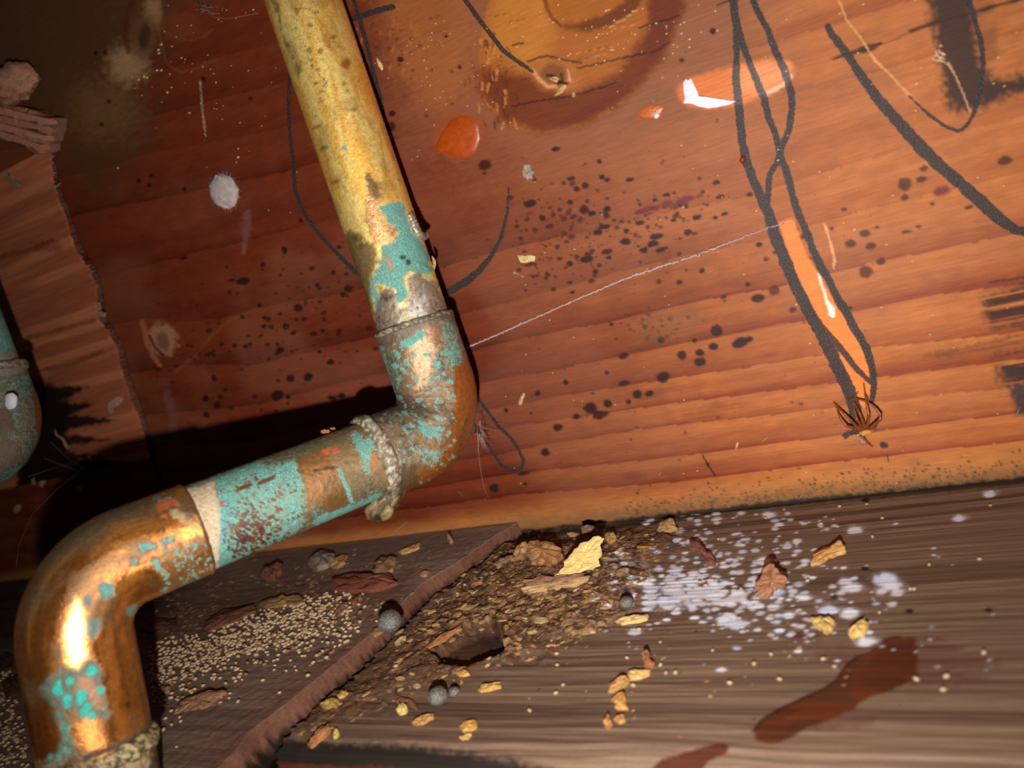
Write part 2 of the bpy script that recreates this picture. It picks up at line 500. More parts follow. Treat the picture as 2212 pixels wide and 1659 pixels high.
# --- upper left: dusty patch darkened in colour for the weak light, two old knots
W.poly([(-60, -60), (420, -60), (330, 140), (300, 330), (210, 420), (110, 330), (-60, 150)], L(74, 54, 32), 0.78, 60, 40)
W.blob(275, 140, 42, 40, L(178, 140, 100), 0.65, 0.3, 0.6, 0.9)
W.blob(330, 25, 20, 34, L(178, 135, 92), 0.6, 0, 0.5, 0.8)
W.blob(225, 235, 70, 60, L(128, 92, 55), 0.5, 0, 0.7, 0.9)
W.blob(310, 78, 30, 50, L(105, 70, 48), 0.8, 0.1, 0.3, 0.5)
W.blob(312, 78, 12, 28, L(58, 32, 22), 0.8, 0.1, 0.4, 0.5)
W.stroke([(285, 5), (272, 40), (270, 80), (278, 110)], 6, L(80, 40, 22), 0.7, rough=0.9)
W.stroke([(345, 15), (342, 60), (352, 110), (362, 140), (390, 155), (425, 148), (470, 128)], 3, L(130, 80, 55), 0.3, rough=1.5)
W.stroke([(345, 60), (380, 82), (410, 88), (440, 80), (460, 62)], 3, L(130, 80, 55), 0.3, rough=1.5)
W.blob(390, 55, 45, 32, L(120, 62, 36), 0.5, 0, 0.4, 0.5)
for (x, y) in ((207, 114), (227, 112), (235, 220), (219, 268), (541, 213), (440, 170), (326, 380), (300, 390), (322, 400), (398, 408)):
    W.blob(x, y, 5, 5, L(26, 10, 6), 0.85)
# knot left of the riser, low down
W.poly([(255, 690), (330, 670), (430, 690), (475, 712), (460, 745), (430, 775), (400, 800), (350, 805), (290, 770)], L(110, 52, 28), 0.45, 18, 12)
W.blob(352, 735, 30, 36, L(165, 116, 84), 0.8, -0.35, 0.3, 0.7)
W.blob(352, 738, 12, 20, L(105, 62, 42), 0.8, -0.35, 0.4, 0.7)
W.stroke([(308, 695), (318, 740), (335, 775), (345, 790)], 6, L(158, 96, 66), 0.7, rough=0.9)
W.stroke([(322, 725), (335, 750), (352, 768)], 3, L(60, 22, 12), 0.8)
W.stroke([(380, 802), (425, 765), (460, 722), (500, 690), (560, 665)], 3, L(150, 88, 60), 0.22, rough=2.0)
W.stroke([(360, 850), (375, 900), (375, 985)], 9, L(120, 84, 84), 0.4, soft=0.7, rough=1.3)
W.stroke([(538, 452), (530, 480), (532, 505), (525, 545)], [4, 9, 7, 3], L(150, 105, 105), 0.28, soft=0.9, rough=2.4)
W.stroke([(432, 175), (437, 235), (444, 295)], 1.6, L(200, 170, 150), 0.55, rough=1.6)

# --- black water stains and cracks at the right
fibre = sstep(0.24, 0.52, fbm(WX * 60, WZ * 1500, 77, 4))
W.poly([(1975, -150), (2060, -160), (2108, 60), (2118, 130), (2135, 165), (2165, 172), (2330, 130), (2330, 172), (2165, 212), (2110, 232), (2070, 242), (2045, 225), (2038, 180), (2024, 110)],
       L(50, 33, 28), 0.95, 16, 16)
W.poly([(2080, -140), (2120, -150), (2160, 120), (2130, 170), (2110, 90)], L(110, 60, 34), 0.6, 14, 8, cover=fibre)
W.poly([(2120, 640), (2330, 590), (2330, 700), (2135, 708)], L(58, 32, 28), 0.95, 18, 14, cover=fibre)
W.poly([(2145, 770), (2330, 730), (2330, 835), (2165, 830)], L(50, 34, 34), 0.95, 16, 14, cover=fibre)
W.poly([(2180, 835), (2330, 820), (2330, 905), (2195, 900)], L(60, 48, 52), 0.95, 10, 8)
W.poly([(1985, 770), (2240, 715), (2240, 735), (2060, 772)], L(90, 50, 34), 0.6, 6, 8, cover=fibre)
W.stroke([(1788, 130), (1822, 120), (1850, 111), (1878, 104), (1905, 93)], [1, 3.5, 4.5, 9, 2], L(30, 14, 10), 0.95)
W.stroke([(1880, 105), (1940, 82), (1975, 62)], [3, 2, 1.5], L(100, 46, 26), 0.6, rough=1)
W.stroke([(1965, 68), (2010, 52), (2060, 38), (2120, 22), (2160, 10), (2360, -44)], [3, 4, 2, 3, 4, 2], L(55, 26, 16), 0.9, rough=0.9)
W.stroke([(2138, 610), (2180, 604), (2225, 598)], 2.2, L(60, 38, 34), 0.8, rough=1.2)
W.stroke([(1518, 985), (1530, 1005), (1545, 1028)], 1.6, L(30, 14, 10), 0.9)
W.blob(1529, 1004, 4, 4, L(30, 14, 10), 0.9)
W.stroke([(1916, 983), (1921, 998)], 1.6, L(60, 30, 16), 0.8)

# --- mould spots
SPOTS = """1146 440 13 8 1232 437 7 6 1311 452 8 7 1262 454 11 9 1172 471 7 7 1278 461 9 6 1311 467 7 5 1306 490 13 6 1291 502 12 6 1382 481 10 5 1353 499 6 5 1505 469 10 6 1486 502 9 6
1352 522 10 8 1390 540 9 6 1426 540 13 6 1411 527 12 7 1418 511 14 6 1311 544 13 6 1267 560 16 7 1231 569 8 6 1315 556 6 5 1286 587 6 6 1516 585 7 6 1468 610 7 5 1236 631 6 4
1231 610 6 3 1548 714 12 13 1541 749 10 8 1598 740 18 11 1618 732 9 6 1511 762 10 8 1511 782 13 10 1473 767 10 10 1428 734 8 8 1393 706 6 6 1347 769 10 7 1431 815 15 12 1311 805 5 4
1348 828 14 6 1222 826 6 6 1638 644 16 9 1563 642 7 4 1615 614 6 5 1500 736 6 5 1955 426 9 7 1954 397 16 14 1991 387 13 7 1995 364 10 6 2171 346 17 9 1838 526 13 9 1868 504 11 8 1880 532 12 8
1903 565 10 8 1871 587 16 14 1895 491 6 3 1984 489 7 4 1959 501 11 4 2014 440 6 4 2093 447 9 5 1673 627 12 11 1713 669 9 6 1746 559 8 5 1748 590 9 7 1769 631 14 9 1734 512 7 5
1823 452 6 4 1796 494 5 4 1834 666 8 5 1161 849 6 6 1377 852 11 10 1403 850 8 7 1358 868 6 6 1276 882 15 13 1313 872 10 9 1296 896 18 9 1245 900 7 6 1205 924 10 8 1177 977 10 9
1133 1022 13 4 1135 1045 4 4 568 571 6 6 649 476 5 5 614 540 6 9 685 616 6 6 752 624 9 7 742 636 7 5 644 665 10 9 618 705 7 7 605 757 9 7 628 817 9 9 665 815 10 10 714 782 9 6
733 714 6 5 697 715 6 4 633 720 6 4 678 721 8 4 720 589 5 5 733 534 6 4 799 710 8 6 525 607 15 8 500 606 10 3 397 557 9 4 496 631 5 5 507 747 6 5 462 817 6 8 444 861 7 7 469 875 7 7
446 896 7 7 600 855 15 11 622 858 6 6 739 855 7 6 1068 1054 10 9 1093 886 5 5 1030 932 5 4 865 129 7 6 963 77 4 4 993 145 5 4 847 245 7 6 843 273 12 10 1047 356 15 12 1201 322 9 5
1540 67 6 7 1473 130 5 5 1233 386 10 5 1295 349 6 5 1548 394 8 5 530 748 6 5 560 660 5 5 580 690 5 5 570 705 6 4 700 690 4 4 655 690 5 5 690 760 5 4 640 690 4 4 1264 400 8 7 1245 408 7 6
1300 382 6 5 1312 389 7 4 1360 388 9 4 1440 421 9 4 1415 432 7 4 1455 475 7 4 1555 425 9 5 1620 420 8 5 1565 462 8 4 1545 470 6 4 1640 528 7 6 1675 545 7 5 1655 560 6 5 1320 700 5 4"""
sv = [float(q) for q in SPOTS.split()]
DKR = L(48, 16, 14)
for i in range(0, len(sv), 4):
    x, y, rx, ry = sv[i:i + 4]
    W.blob(x, y, rx, ry, DK if (i // 4) % 3 else DKR, 0.95 if x < 1650 else 0.80, -0.2, 0.22, 0.55)
PUR = L(88, 24, 36)
for (x, y, rx, ry) in ((1398, 452, 16, 7), (1441, 440, 15, 8), (1476, 434, 18, 9), (1511, 424, 9, 5), (1460, 446, 12, 6), (1380, 458, 10, 5), (1495, 428, 8, 4), (2034, 412, 18, 10), (1415, 450, 10, 5)):
    W.blob(x, y, rx, ry, PUR, 0.75, -0.3, 0.35, 0.7)
W.blob(1366, 1030, 26, 11, L(104, 50, 42), 0.55, -0.1, 0.6, 0.9)
W.poly([(1470, 890), (1560, 865), (1600, 880), (1560, 905), (1490, 918)], L(110, 50, 32), 0.45, 14, 12, cover=fibre)
W.poly([(1370, 690), (1480, 660), (1520, 690), (1480, 730), (1390, 735)], L(120, 82, 50), 0.35, 18, 12)
def sprinkle(n, fn, r0, r1, c=DK, a=0.8):
    for _ in range(n):
        x, y = fn(); r = r0 + (r1 - r0) * random.random() ** 2.2
        W.blob(x, y, r * random.uniform(1, 1.5), r, c, a, -0.25, 0.3, 0.5)
sprinkle(90, lambda: (random.gauss(1215, 75), random.gauss(470, 42)), 1.6, 6.0, L(60, 18, 12))
sprinkle(120, lambda: (lambda u: (1110 + u * 420, 560 - u * 125 + random.gauss(0, 38)))(random.random()), 1.4, 5.0)
sprinkle(45, lambda: (random.gauss(1290, 100), random.gauss(560, 30)), 1.5, 5.0)
sprinkle(45, lambda: (random.gauss(1420, 45), random.gauss(705, 22)), 1.3, 5.0, L(70, 44, 26), 0.7)
sprinkle(85, lambda: (random.gauss(665, 90), random.gauss(670, 75)), 1.6, 4.8)
sprinkle(70, lambda: (random.gauss(480, 90), random.gauss(800, 80)), 1.6, 5.2, L(40, 14, 8))
sprinkle(120, lambda: (random.uniform(300, 1900), random.uniform(330, 1000)), 1.2, 3.6, DK, 0.6)
sprinkle(30, lambda: (random.uniform(820, 1600), random.uniform(40, 380)), 1.4, 4.0, L(75, 34, 20), 0.7)
sprinkle(25, lambda: (random.gauss(880, 40), random.gauss(90, 40)), 1.6, 5.0, L(85, 30, 15), 0.6)
# speckled black mould along the bottom edge of the board
for _ in range(420):
    x = random.uniform(1350, 2212)
    base = np.interp(x, [560, 1106, 1400, 1700, 1940, 2212], [1200, 1150, 1118, 1085, 1066, 1038])
    W.blob(x, base - abs(random.gauss(0, 26)) - 3, random.uniform(1.2, 3.8), random.uniform(1.2, 2.6), L(44, 32, 22), 0.75, 0, 0.3, 0.6)
W.stroke([(900, 1178), (1106, 1148), (1400, 1112), (1700, 1078), (1940, 1058), (2240, 1025)], [20, 22, 22, 22, 20, 20], L(92, 72, 50), 0.62, soft=0.9, rough=0.9)
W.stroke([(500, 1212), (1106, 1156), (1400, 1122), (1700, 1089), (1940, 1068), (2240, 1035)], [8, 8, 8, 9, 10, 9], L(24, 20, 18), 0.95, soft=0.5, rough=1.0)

# --- fresh, unweathered sliver of wood between the pencil marks
W.poly([(1682, 480), (1712, 470), (1740, 545), (1775, 605), (1812, 665), (1850, 725), (1868, 770), (1882, 805), (1880, 845), (1868, 880), (1852, 868), (1826, 805), (1790, 730), (1752, 655), (1715, 580)],
       L(248, 128, 58), 0.85, 3, 2)
W.stroke([(1768, 592), (1780, 630), (1787, 655)], [2, 3.5, 3], L(250, 215, 195), 0.9, rough=0.8)
W.stroke([(1786, 650), (1795, 668), (1799, 682), (1792, 678)], [3, 6.5, 4, 3], L(255, 240, 225), 0.95, rough=0.7)
W.stroke([(1782, 485), (1795, 530), (1803, 560), (1800, 580)], [1.5, 2.5, 2.5, 2], L(230, 165, 120), 0.7, rough=1)
W.stroke([(1628, 398), (1658, 420)], 2, L(80, 40, 20), 0.6)

# orange seep stains in the wood under the resin
for (x, y, rx, ry) in ((990, 292, 55, 52), (1408, 243, 34, 20)):
    W.blob(x, y, rx, ry, L(150, 66, 20), 0.4, -0.2, 0.3, 0.3)
W.poly([(1462, 190), (1490, 168), (1530, 158), (1600, 138), (1655, 126), (1705, 132), (1718, 150), (1704, 180), (1660, 206), (1600, 226), (1530, 236), (1488, 228), (1468, 212)], L(206, 106, 32), 0.88, 8, 5, gloss=0.55)
W.poly([(1590, 150), (1650, 134), (1700, 138), (1700, 170), (1650, 196), (1600, 205)], L(226, 140, 80), 0.6, 12, 6)
W.stroke([(1660, 200), (1690, 185), (1708, 165)], 4, L(236, 190, 160), 0.7, rough=1)
# --- carpenter's pencil
def pen(pts, wid, a=1.0):
    W.stroke(pts, wid, None, a, soft=0.3, rough=0.55, pencil=1.0)
pen([(1572, -170), (1586, 20), (1590, 60), (1591, 120), (1590, 170), (1596, 230), (1604, 310), (1616, 360), (1632, 400), (1650, 440), (1664, 470), (1674, 510), (1697, 565), (1717, 615), (1742, 665), (1772, 715), (1799, 770), (1829, 830), (1846, 880), (1851, 930)],
    [8, 9, 7, 7, 8, 9, 9, 9, 10, 11, 12, 13, 13, 12, 13, 13, 14, 14, 13, 10])
pen([(1590, 40), (1598, 70), (1610, 110), (1621, 140), (1640, 190), (1651, 215), (1659, 250), (1674, 287), (1686, 337), (1699, 370), (1711, 418), (1721, 452), (1741, 497), (1756, 540), (1774, 577), (1789, 602), (1809, 645), (1829, 677), (1849, 715), (1871, 752), (1884, 790), (1888, 830), (1884, 868)],
    [7, 7, 7, 7, 8, 8, 7, 7, 7, 8, 8, 8, 8, 8, 9, 8, 9, 9, 9, 9, 8, 7, 5])
pen([(1585, -150), (1630, 10), (1645, 40), (1659, 66), (1676, 112), (1696, 155), (1709, 200), (1711, 237), (1704, 280), (1687, 325), (1676, 355), (1662, 377), (1660, 415), (1657, 452)],
    [7, 7, 7, 7, 8, 8, 8, 7, 7, 6, 6, 6, 6, 6])
pen([(1776, 705), (1814, 750), (1849, 795), (1881, 828)], [5, 7, 7, 4], 0.85)
pen([(1789, 57), (1798, 75), (1809, 90), (1834, 122), (1864, 170), (1899, 217), (1939, 262), (1979, 307), (2021, 350), (2064, 387), (2096, 415), (2121, 437), (2146, 462), (2171, 482), (2195, 497), (2330, 520)],
    [7, 8, 9, 9, 10, 12, 13, 14, 14, 13, 14, 14, 13, 12, 10, 8])
pen([(2050, -150), (2096, 12), (2108, 50), (2119, 90), (2124, 130), (2121, 175), (2113, 218), (2102, 248), (2086, 275), (2070, 283), (2046, 275), (2010, 250), (1985, 228), (1962, 205)],
    [7, 7, 6, 6, 6, 6, 6, 5, 4, 4, 4, 4, 2.5, 2], 0.9)
W.stroke([(1990, 232), (1940, 180), (1920, 158), (1890, 130), (1858, 80), (1828, 42), (1770, -110)], [1.6, 2.2, 2, 3, 1.8, 1.8, 1.5], L(225, 165, 100), 0.65, rough=1.3)
W.stroke([(2049, 138), (2063, 162), (2080, 200), (2095, 240)], [3, 1.5, 1.5, 1.5], L(215, 165, 115), 0.7, rough=1)
for _ in range(26):
    x0, y0 = random.gauss(2032, 7), random.gauss(122, 9)
    W.stroke([(x0, y0), (x0 + random.uniform(-7, 7), y0 + random.uniform(-7, 7))], 1.2, L(232, 190, 140), 0.6)
pen([(625, 165), (623, 212), (625, 275), (632, 337), (638, 415), (653, 452), (678, 492), (713, 532), (743, 562), (770, 590)], [3.5, 3.5, 3.5, 4, 4, 4, 4, 4, 4.5, 5])
pen([(1099, 405), (1096, 460), (1080, 520), (1060, 555), (1035, 585), (1005, 610), (965, 632), (940, 640)], [2.2, 3, 4, 5, 7, 9, 7, 5], 0.9)
pen([(722, -160), (764, 0), (778, 45), (793, 100), (806, 155), (818, 200), (828, 245)], [4, 4, 5, 4.5, 4.5, 4.5, 4])
pen([(755, 43), (793, 30), (820, 22), (848, 15)], [5, 6.5, 6.5, 6])
pen([(915, -130), (1028, 32), (1053, 65), (1085, 107), (1106, 124), (1131, 141), (1152, 156)], [4.5, 5, 5, 5, 4.5, 4.5, 2.5])
pen([(1010, 830), (1043, 875), (1078, 922), (1106, 948), (1121, 972), (1131, 995), (1127, 1009), (1112, 1017), (1094, 1011), (1083, 1005), (1063, 977), (1043, 945), (1018, 905)], 3.2)
for (x, y, rx, ry, a) in ((1832, 938, 18, 9, -0.5), (1908, 962, 12, 8, 0.2), (1893, 915, 6, 14, 0.3), (1850, 900, 12, 22, -0.1)):
    W.blob(x, y, rx, ry, None, 0.62, a, 0.4, 0.9, pencil=1.0)
W.stroke([(1380, 232), (1420, 212), (1440, 205)], 16, L(120, 78, 52), 0.4, soft=0.8)

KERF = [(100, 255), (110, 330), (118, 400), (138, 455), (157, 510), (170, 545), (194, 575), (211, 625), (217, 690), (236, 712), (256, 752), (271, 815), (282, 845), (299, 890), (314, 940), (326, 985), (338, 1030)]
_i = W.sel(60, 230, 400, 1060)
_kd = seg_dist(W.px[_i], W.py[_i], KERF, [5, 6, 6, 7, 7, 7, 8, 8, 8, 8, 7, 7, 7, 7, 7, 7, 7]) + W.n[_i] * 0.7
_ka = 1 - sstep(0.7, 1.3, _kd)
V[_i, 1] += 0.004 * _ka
W.put(_i, _ka * 0.85, L(40, 22, 15))  # darkness inside the saw cut, put into the board colour
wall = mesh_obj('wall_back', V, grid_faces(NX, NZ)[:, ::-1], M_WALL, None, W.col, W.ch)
tag(wall, 'red-brown pine back board with growth rings, mould spots and pencil marks', None, None, 'structure')
del Ls, lo, hi, t, late, thin, band, fibre, mott, dust, cE, cLt, red, yel, wob, qy

# ------------------------------------------------------------------ raised resin on the board (parts of the board)
def wall_lens(name, pts, h, colr, mat, parent, n=26, m=7, light=None, lightpts=None, noise=0.25):
    """a thin domed drop on the board, outline given by points of the board"""
    P = np.array([on_wall(*p) for p in pts])
    c = P.mean(0)
    th = np.linspace(0, 1, len(P) + 1)
    Pc = np.vstack([P, P[:1]])
    tt = np.linspace(0, 1, n, endpoint=False)
    out = np.stack([np.interp(tt, th, Pc[:, k]) for k in range(3)], -1)
    V = [c + np.array([0, -h, 0])]
    for r in range(1, m + 1):
        s = r / m
        q = c + (out - c) * s
        hh = h * (1 - s ** 2.4) * (1 + noise * (np.array([random.random() for _ in range(n)]) - 0.5)) + 0.00003 * (s < 1)
        q[:, 1] = -hh if r < m else 0.0002
        V.extend(q)
    V = np.array(V)
    Fs = [(0, 1 + (i + 1) % n, 1 + i) for i in range(n)]
    for r in range(m - 1):
        a, b = 1 + r * n, 1 + (r + 1) * n
        Fs += [(a + i, a + (i + 1) % n, b + (i + 1) % n, b + i) for i in range(n)]
    col = np.tile(np.asarray(colr), (len(V), 1)) * (0.9 + 0.2 * rng.random((len(V), 1)))
    o = mesh_obj(name, V, Fs, mat, parent, col)
    return o
tag(wall_lens('resin_drop', [(993, 247), (1015, 249), (1034, 265), (1039, 300), (1028, 330), (1003, 346), (978, 340), (960, 330), (940, 332), (940, 312), (953, 284), (973, 258)], 0.0007, L(158, 62, 6), M_RESIN, wall, 40, 10),
    'amber resin drop')
tag(wall_lens('resin_drop', [(1382, 236), (1400, 226), (1425, 224), (1437, 232), (1428, 248), (1405, 258), (1385, 256), (1376, 248)], 0.0003, L(176, 88, 28), M_RESIN, wall, 30, 8), 'small amber resin drop')
tag(wall_lens('paint_or_glint', [(1476, 178), (1482, 171), (1487, 174), (1493, 169), (1497, 178), (1495, 190), (1501, 199), (1504, 212), (1518, 220), (1540, 223), (1562, 226), (1590, 219), (1575, 226), (1552, 231), (1530, 234), (1508, 230), (1494, 224), (1476, 223), (1480, 212), (1477, 196)], 0.0004, L(240, 226, 238), M_FUZZ, wall, 80, 4), 'white smear shaped as the shine on the resin run')  # the resin run's white reflection, built as a raised pale shape
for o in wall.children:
    if o.name.startswith('paint_or_glint'):
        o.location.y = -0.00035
tag(wall_lens('paint_or_glint', [(1411, 247), (1417, 242), (1424, 243), (1426, 250), (1420, 257), (1412, 256)], 0.0009, L(228, 222, 222), M_FUZZ, wall, 20, 5), 'white paint dot')
tag(wall_lens('resin_drop', [(1596, 348), (1602, 335), (1610, 336), (1612, 350), (1604, 356)], 0.0011, L(120, 50, 22), M_RESIN, wall, 20, 5), 'dark resin bead')

# ================================================================== SETTING: floor planks
floor = mesh_obj('floor', np.array([(-0.80, -0.30, -0.020), (0.24, -0.30, -0.020), (0.24, 0.004, -0.020), (-0.80, 0.004, -0.020),
                                    (-0.80, -0.30, -0.014), (0.24, -0.30, -0.014), (0.24, 0.004, -0.014), (-0.80, 0.004, -0.014)]),
                 [(0, 3, 2, 1), (4, 5, 6, 7), (0, 1, 5, 4), (1, 2, 6, 5), (2, 3, 7, 6), (3, 0, 4, 7)], M_DIRT, None, smooth=False)
tag(floor, 'dark dirt under the two floor planks', None, None, 'structure')

LEFT_Z = 0.0045
CUT = [on_floor(*p) for p in ((548, 1655), (575, 1612), (640, 1560), (735, 1478), (830, 1392), (930, 1285), (1010, 1235), (1075, 1185), (1110, 1165))]
CUT = [CUT[0] + (CUT[0] - CUT[2]) * 4] + CUT + [CUT[-1] + (CUT[-1] - CUT[-3]) * 1.0]
CUT = np.array(CUT)
_o = np.argsort(CUT[:, 1]); CUT = CUT[_o]
def cut_x(y):
    return np.interp(y, CUT[:, 1], CUT[:, 0])
FRONT_Y = lambda x: -0.1045 - 0.0 * x

HEAP = [(930, 1290), (1000, 1240), (1060, 1190), (1110, 1160), (1200, 1150), (1270, 1135), (1400, 1132), (1470, 1165), (1400, 1235), (1375, 1290), (1350, 1330), (1290, 1360), (1210, 1400), (1120, 1425), (990, 1470), (860, 1500), (760, 1540), (690, 1590), (610, 1590), (640, 1560), (735, 1485), (830, 1400)]
HOLLOW = [(935, 1408), (970, 1374), (1030, 1345), (1070, 1342), (1090, 1365), (1092, 1398), (1060, 1418), (1000, 1440), (950, 1432)]

# right-hand plank: grid that starts on the ragged cut
nu, nv = 760, 430
vv = np.linspace(0, 1, nv)
Yp = -0.125 + (0.125 - 0.0007) * (vv * 1.0)
uu = np.linspace(0, 1, nu)
gu, gy = np.meshgrid(uu, Yp, indexing='ij')
jag = (fbm(Yp * 420, Yp * 0 + 1, 5, 4) - 0.5) * 0.0040 + (fbm(Yp * 1500, Yp * 0 + 2, 6, 2) - 0.5) * 0.0034
x0 = cut_x(gy) + 0.0021 + jag[None, :]
X = x0 + (0.19 - x0) * (gu * 0.58 + 0.42 * gu ** 4)
X[0] = X[1] + 0.00002
Zr = np.zeros_like(X)
fpx, fpy, _ = proj(np.stack([X, gy, Zr], -1).reshape(-1, 3))
fx, fy = X.ravel(), gy.ravel()
sd = poly_sd(fpx, fpy, HEAP)
heap = sstep(25, -55, sd + (fbm(fx * 160, fy * 160, 8, 3) - 0.5) * 70)
hump = np.exp(-(((fpx - 1200) / 170) ** 2 + ((fpy - 1230) / 75) ** 2))
rough_h = fbm(fx * 420, fy * 420, 9, 5)
grainy = fbm(fx * 1500, fy * 1500, 10, 3)
zz = heap * (0.0003 + 0.0022 * np.clip(rough_h - 0.36, 0, 1) + 0.0007 * grainy) + hump * heap * 0.0026
sdh = poly_sd(fpx, fpy, HOLLOW)
hol = sstep(9, -12, sdh + (fbm(fx * 500, fy * 500, 12, 3) - 0.5) * 14)
zz = zz * (1 - hol) - hol * 0.0034
rid = fbm(fx * 30, fy * 1100, 13, 3)
zz += (rid - 0.5) * 0.00035 * (1 - heap)
# rounded front arris
fr = np.clip((FRONT_Y(fx) + 0.004 - fy) / 0.009, 0, None)
zz -= 0.006 * np.clip(fr, 0, 3) ** 1.7
zz[gu.ravel() == 0] = -0.013
Vr = np.stack([fx, fy, zz], -1)
fpx, fpy, _ = proj(Vr)

def plank_base(fx, fy, c1, c2, c3, seed):
    wv_ = (fbm(fx * 18, fy * 60, seed + 8, 3) - 0.5) * 0.004
    g = fbm(fx * 10, (fy + wv_) * 760, seed, 3)
    g2 = fbm(fx * 30, (fy + wv_) * 2100, seed + 3, 3)
    big = fbm(fx * 14, fy * 70, seed + 5, 3)
    d = sstep(0.50, 0.70, g) * 0.75 + sstep(0.55, 0.8, g2) * 0.35
    c = c1[None] + (c2 - c1)[None] * np.clip(d, 0, 1)[:, None]
    return c + (c3 - c)[...] * (sstep(0.35, 0.65, big) * 0.45)[:, None]

colr = plank_base(fx, fy, L(122, 97, 78), L(76, 54, 45), L(100, 80, 63), 101)
R_ = Paint(fpx, fpy, colr)
R_.chan('pencil'); R_.chan('gloss')
hc = L(122, 84, 54)[None] + (L(66, 42, 29) - L(122, 84, 54))[None] * sstep(0.32, 0.62, fbm(fx * 520, fy * 520, 14, 4))[:, None]
hc = hc + (L(168, 128, 84) - hc) * (sstep(0.60, 0.72, fbm(fx * 900, fy * 900, 16, 3)) * 0.8)[:, None]
R_.col += (hc - R_.col) * (heap * 0.88)[:, None]
R_.col += (L(58, 36, 30) - R_.col) * hol[:, None] * 0.9
R_.poly([(560, 1590), (700, 1600), (900, 1612), (1100, 1640), (1300, 1690), (560, 1720)], L(22, 18, 17), 0.93, 14, 10)
R_.poly([(560, 1648), (800, 1655), (1000, 1672), (1000, 1760), (540, 1760)], L(92, 42, 26), 0.9, 5, 6)
R_.poly([(640, 1480), (820, 1400), (960, 1380), (1060, 1420), (1000, 1480), (800, 1520), (650, 1580)], L(92, 60, 44), 0.5, 30, 20)
R_.poly([(1690, 1360), (1770, 1365), (1765, 1388), (1700, 1380)], L(92, 48, 36), 0.8, 8, 8)
# damp varnish run
WET = [(1628, 1579), (1640, 1560), (1660, 1546), (1696, 1526), (1735, 1508), (1780, 1488), (1806, 1470), (1818, 1452), (1830, 1436), (1850, 1420), (1878, 1411), (1900, 1396), (1912, 1382), (1940, 1376), (1975, 1378),
       (1982, 1420), (1980, 1456), (1960, 1476), (1910, 1497), (1880, 1504), (1860, 1516), (1845, 1532), (1820, 1542), (1780, 1560), (1742, 1572), (1720, 1588), (1690, 1601), (1655, 1606), (1634, 1600)]
R_.poly([(1960, 1380), (2030, 1376), (2085, 1396), (2060, 1412), (2150, 1420), (2170, 1432), (2050, 1452), (2160, 1470), (2080, 1482), (1960, 1480)], L(92, 54, 46), 0.8, 8, 12, cover=sstep(0.3, 0.55, fbm(fx * 24, fy * 900, 19, 3)))
R_.poly([(1760, 1405), (1880, 1388), (1900, 1400), (1820, 1440), (1770, 1430)], L(96, 60, 54), 0.6, 8, 10)
R_.poly([(1745, 1555), (1900, 1545), (1880, 1566), (1760, 1575)], L(92, 54, 42), 0.6, 8, 10)
R_.poly(WET, L(70, 33, 18), 0.9, 3, 2.5, gloss=0.85)
R_.poly([(1405, 1662), (1430, 1640), (1480, 1626), (1525, 1612), (1560, 1606), (1574, 1612), (1568, 1628), (1530, 1645), (1500, 1690), (1400, 1690)], L(74, 32, 20), 0.92, 3, 3, gloss=0.7)
R_.stroke(WET[:14], 3.5, L(44, 22, 14), 0.8)
R_.poly(WET, L(98, 46, 22), 0.7, 3, 2.5, cover=sstep(0.45, 0.65, fbm(fx * 160, fy * 420, 71, 3)))
R_.poly([(1850, 1450), (1900, 1400), (1975, 1385), (1978, 1450), (1940, 1480), (1880, 1490)], L(66, 32, 20), 0.55, 14, 8)
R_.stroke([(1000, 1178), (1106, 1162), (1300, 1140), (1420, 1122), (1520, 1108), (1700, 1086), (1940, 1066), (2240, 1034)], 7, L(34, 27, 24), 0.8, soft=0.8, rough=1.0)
R_.stroke([(1395, 1118), (1440, 1110), (1500, 1104)], 3.5, L(205, 200, 205), 0.75, rough=1.2)
# white mould colonies: round on the wood, seen foreshortened
MW = [L(232, 232, 240), L(214, 222, 245), L(226, 216, 222)]
def mould(x, y, r, a=0.9):
    R_.blob(x, y, r * 2.2, r * 1.05, random.choice(MW), a, -0.1, 0.35, 0.7)
for _ in range(210):
    mould(random.gauss(1500, 75), random.gauss(1275, 26), random.uniform(1.5, 6.0))
for _ in range(120):
    mould(random.gauss(1600, 130), random.gauss(1235, 62), random.uniform(1.2, 5.0), 0.85)
for _ in range(90):
    mould(random.uniform(1400, 1820), random.uniform(1105, 1230), random.uniform(1.2, 4.2), 0.7)
for _ in range(90):
    mould(random.gauss(1700, 120), random.gauss(1330, 40), random.uniform(1.2, 4.5), 0.75)
for _ in range(60):
    mould(random.uniform(1300, 2150), random.uniform(1130, 1450), random.uniform(0.9, 2.4), 0.6)
for (x, y, r) in ((1672, 1283, 9), (1908, 1251, 10), (1930, 1266, 8), (1904, 1278, 6), (1938, 1280, 6), (1842, 1271, 9), (1825, 1257, 6), (1787, 1318, 9), (1835, 1326, 9), (1870, 1386, 9), (1846, 1146, 7), (1660, 1113, 6), (1738, 1292, 6),
                  (1725, 1263, 5), (1702, 1330, 6), (1670, 1312, 6), (1590, 1350, 9), (1565, 1338, 7), (1372, 1366, 6), (2070, 1120, 6), (2138, 1068, 6), (1650, 1213, 7), (1915, 1258, 9)):
    mould(x, y, r); R_.blob(x + 4, y - 3, r * 2.4, r * 1.0, MW[1], 0.3, 0, 0.8, 1.0)
R_.poly([(1385, 1290), (1400, 1262), (1450, 1255), (1530, 1280), (1560, 1290), (1500, 1312), (1420, 1312)], L(206, 206, 222), 0.6, 16, 16, cover=sstep(0.35, 0.55, fbm(fx * 900, fy * 900, 44, 3)))
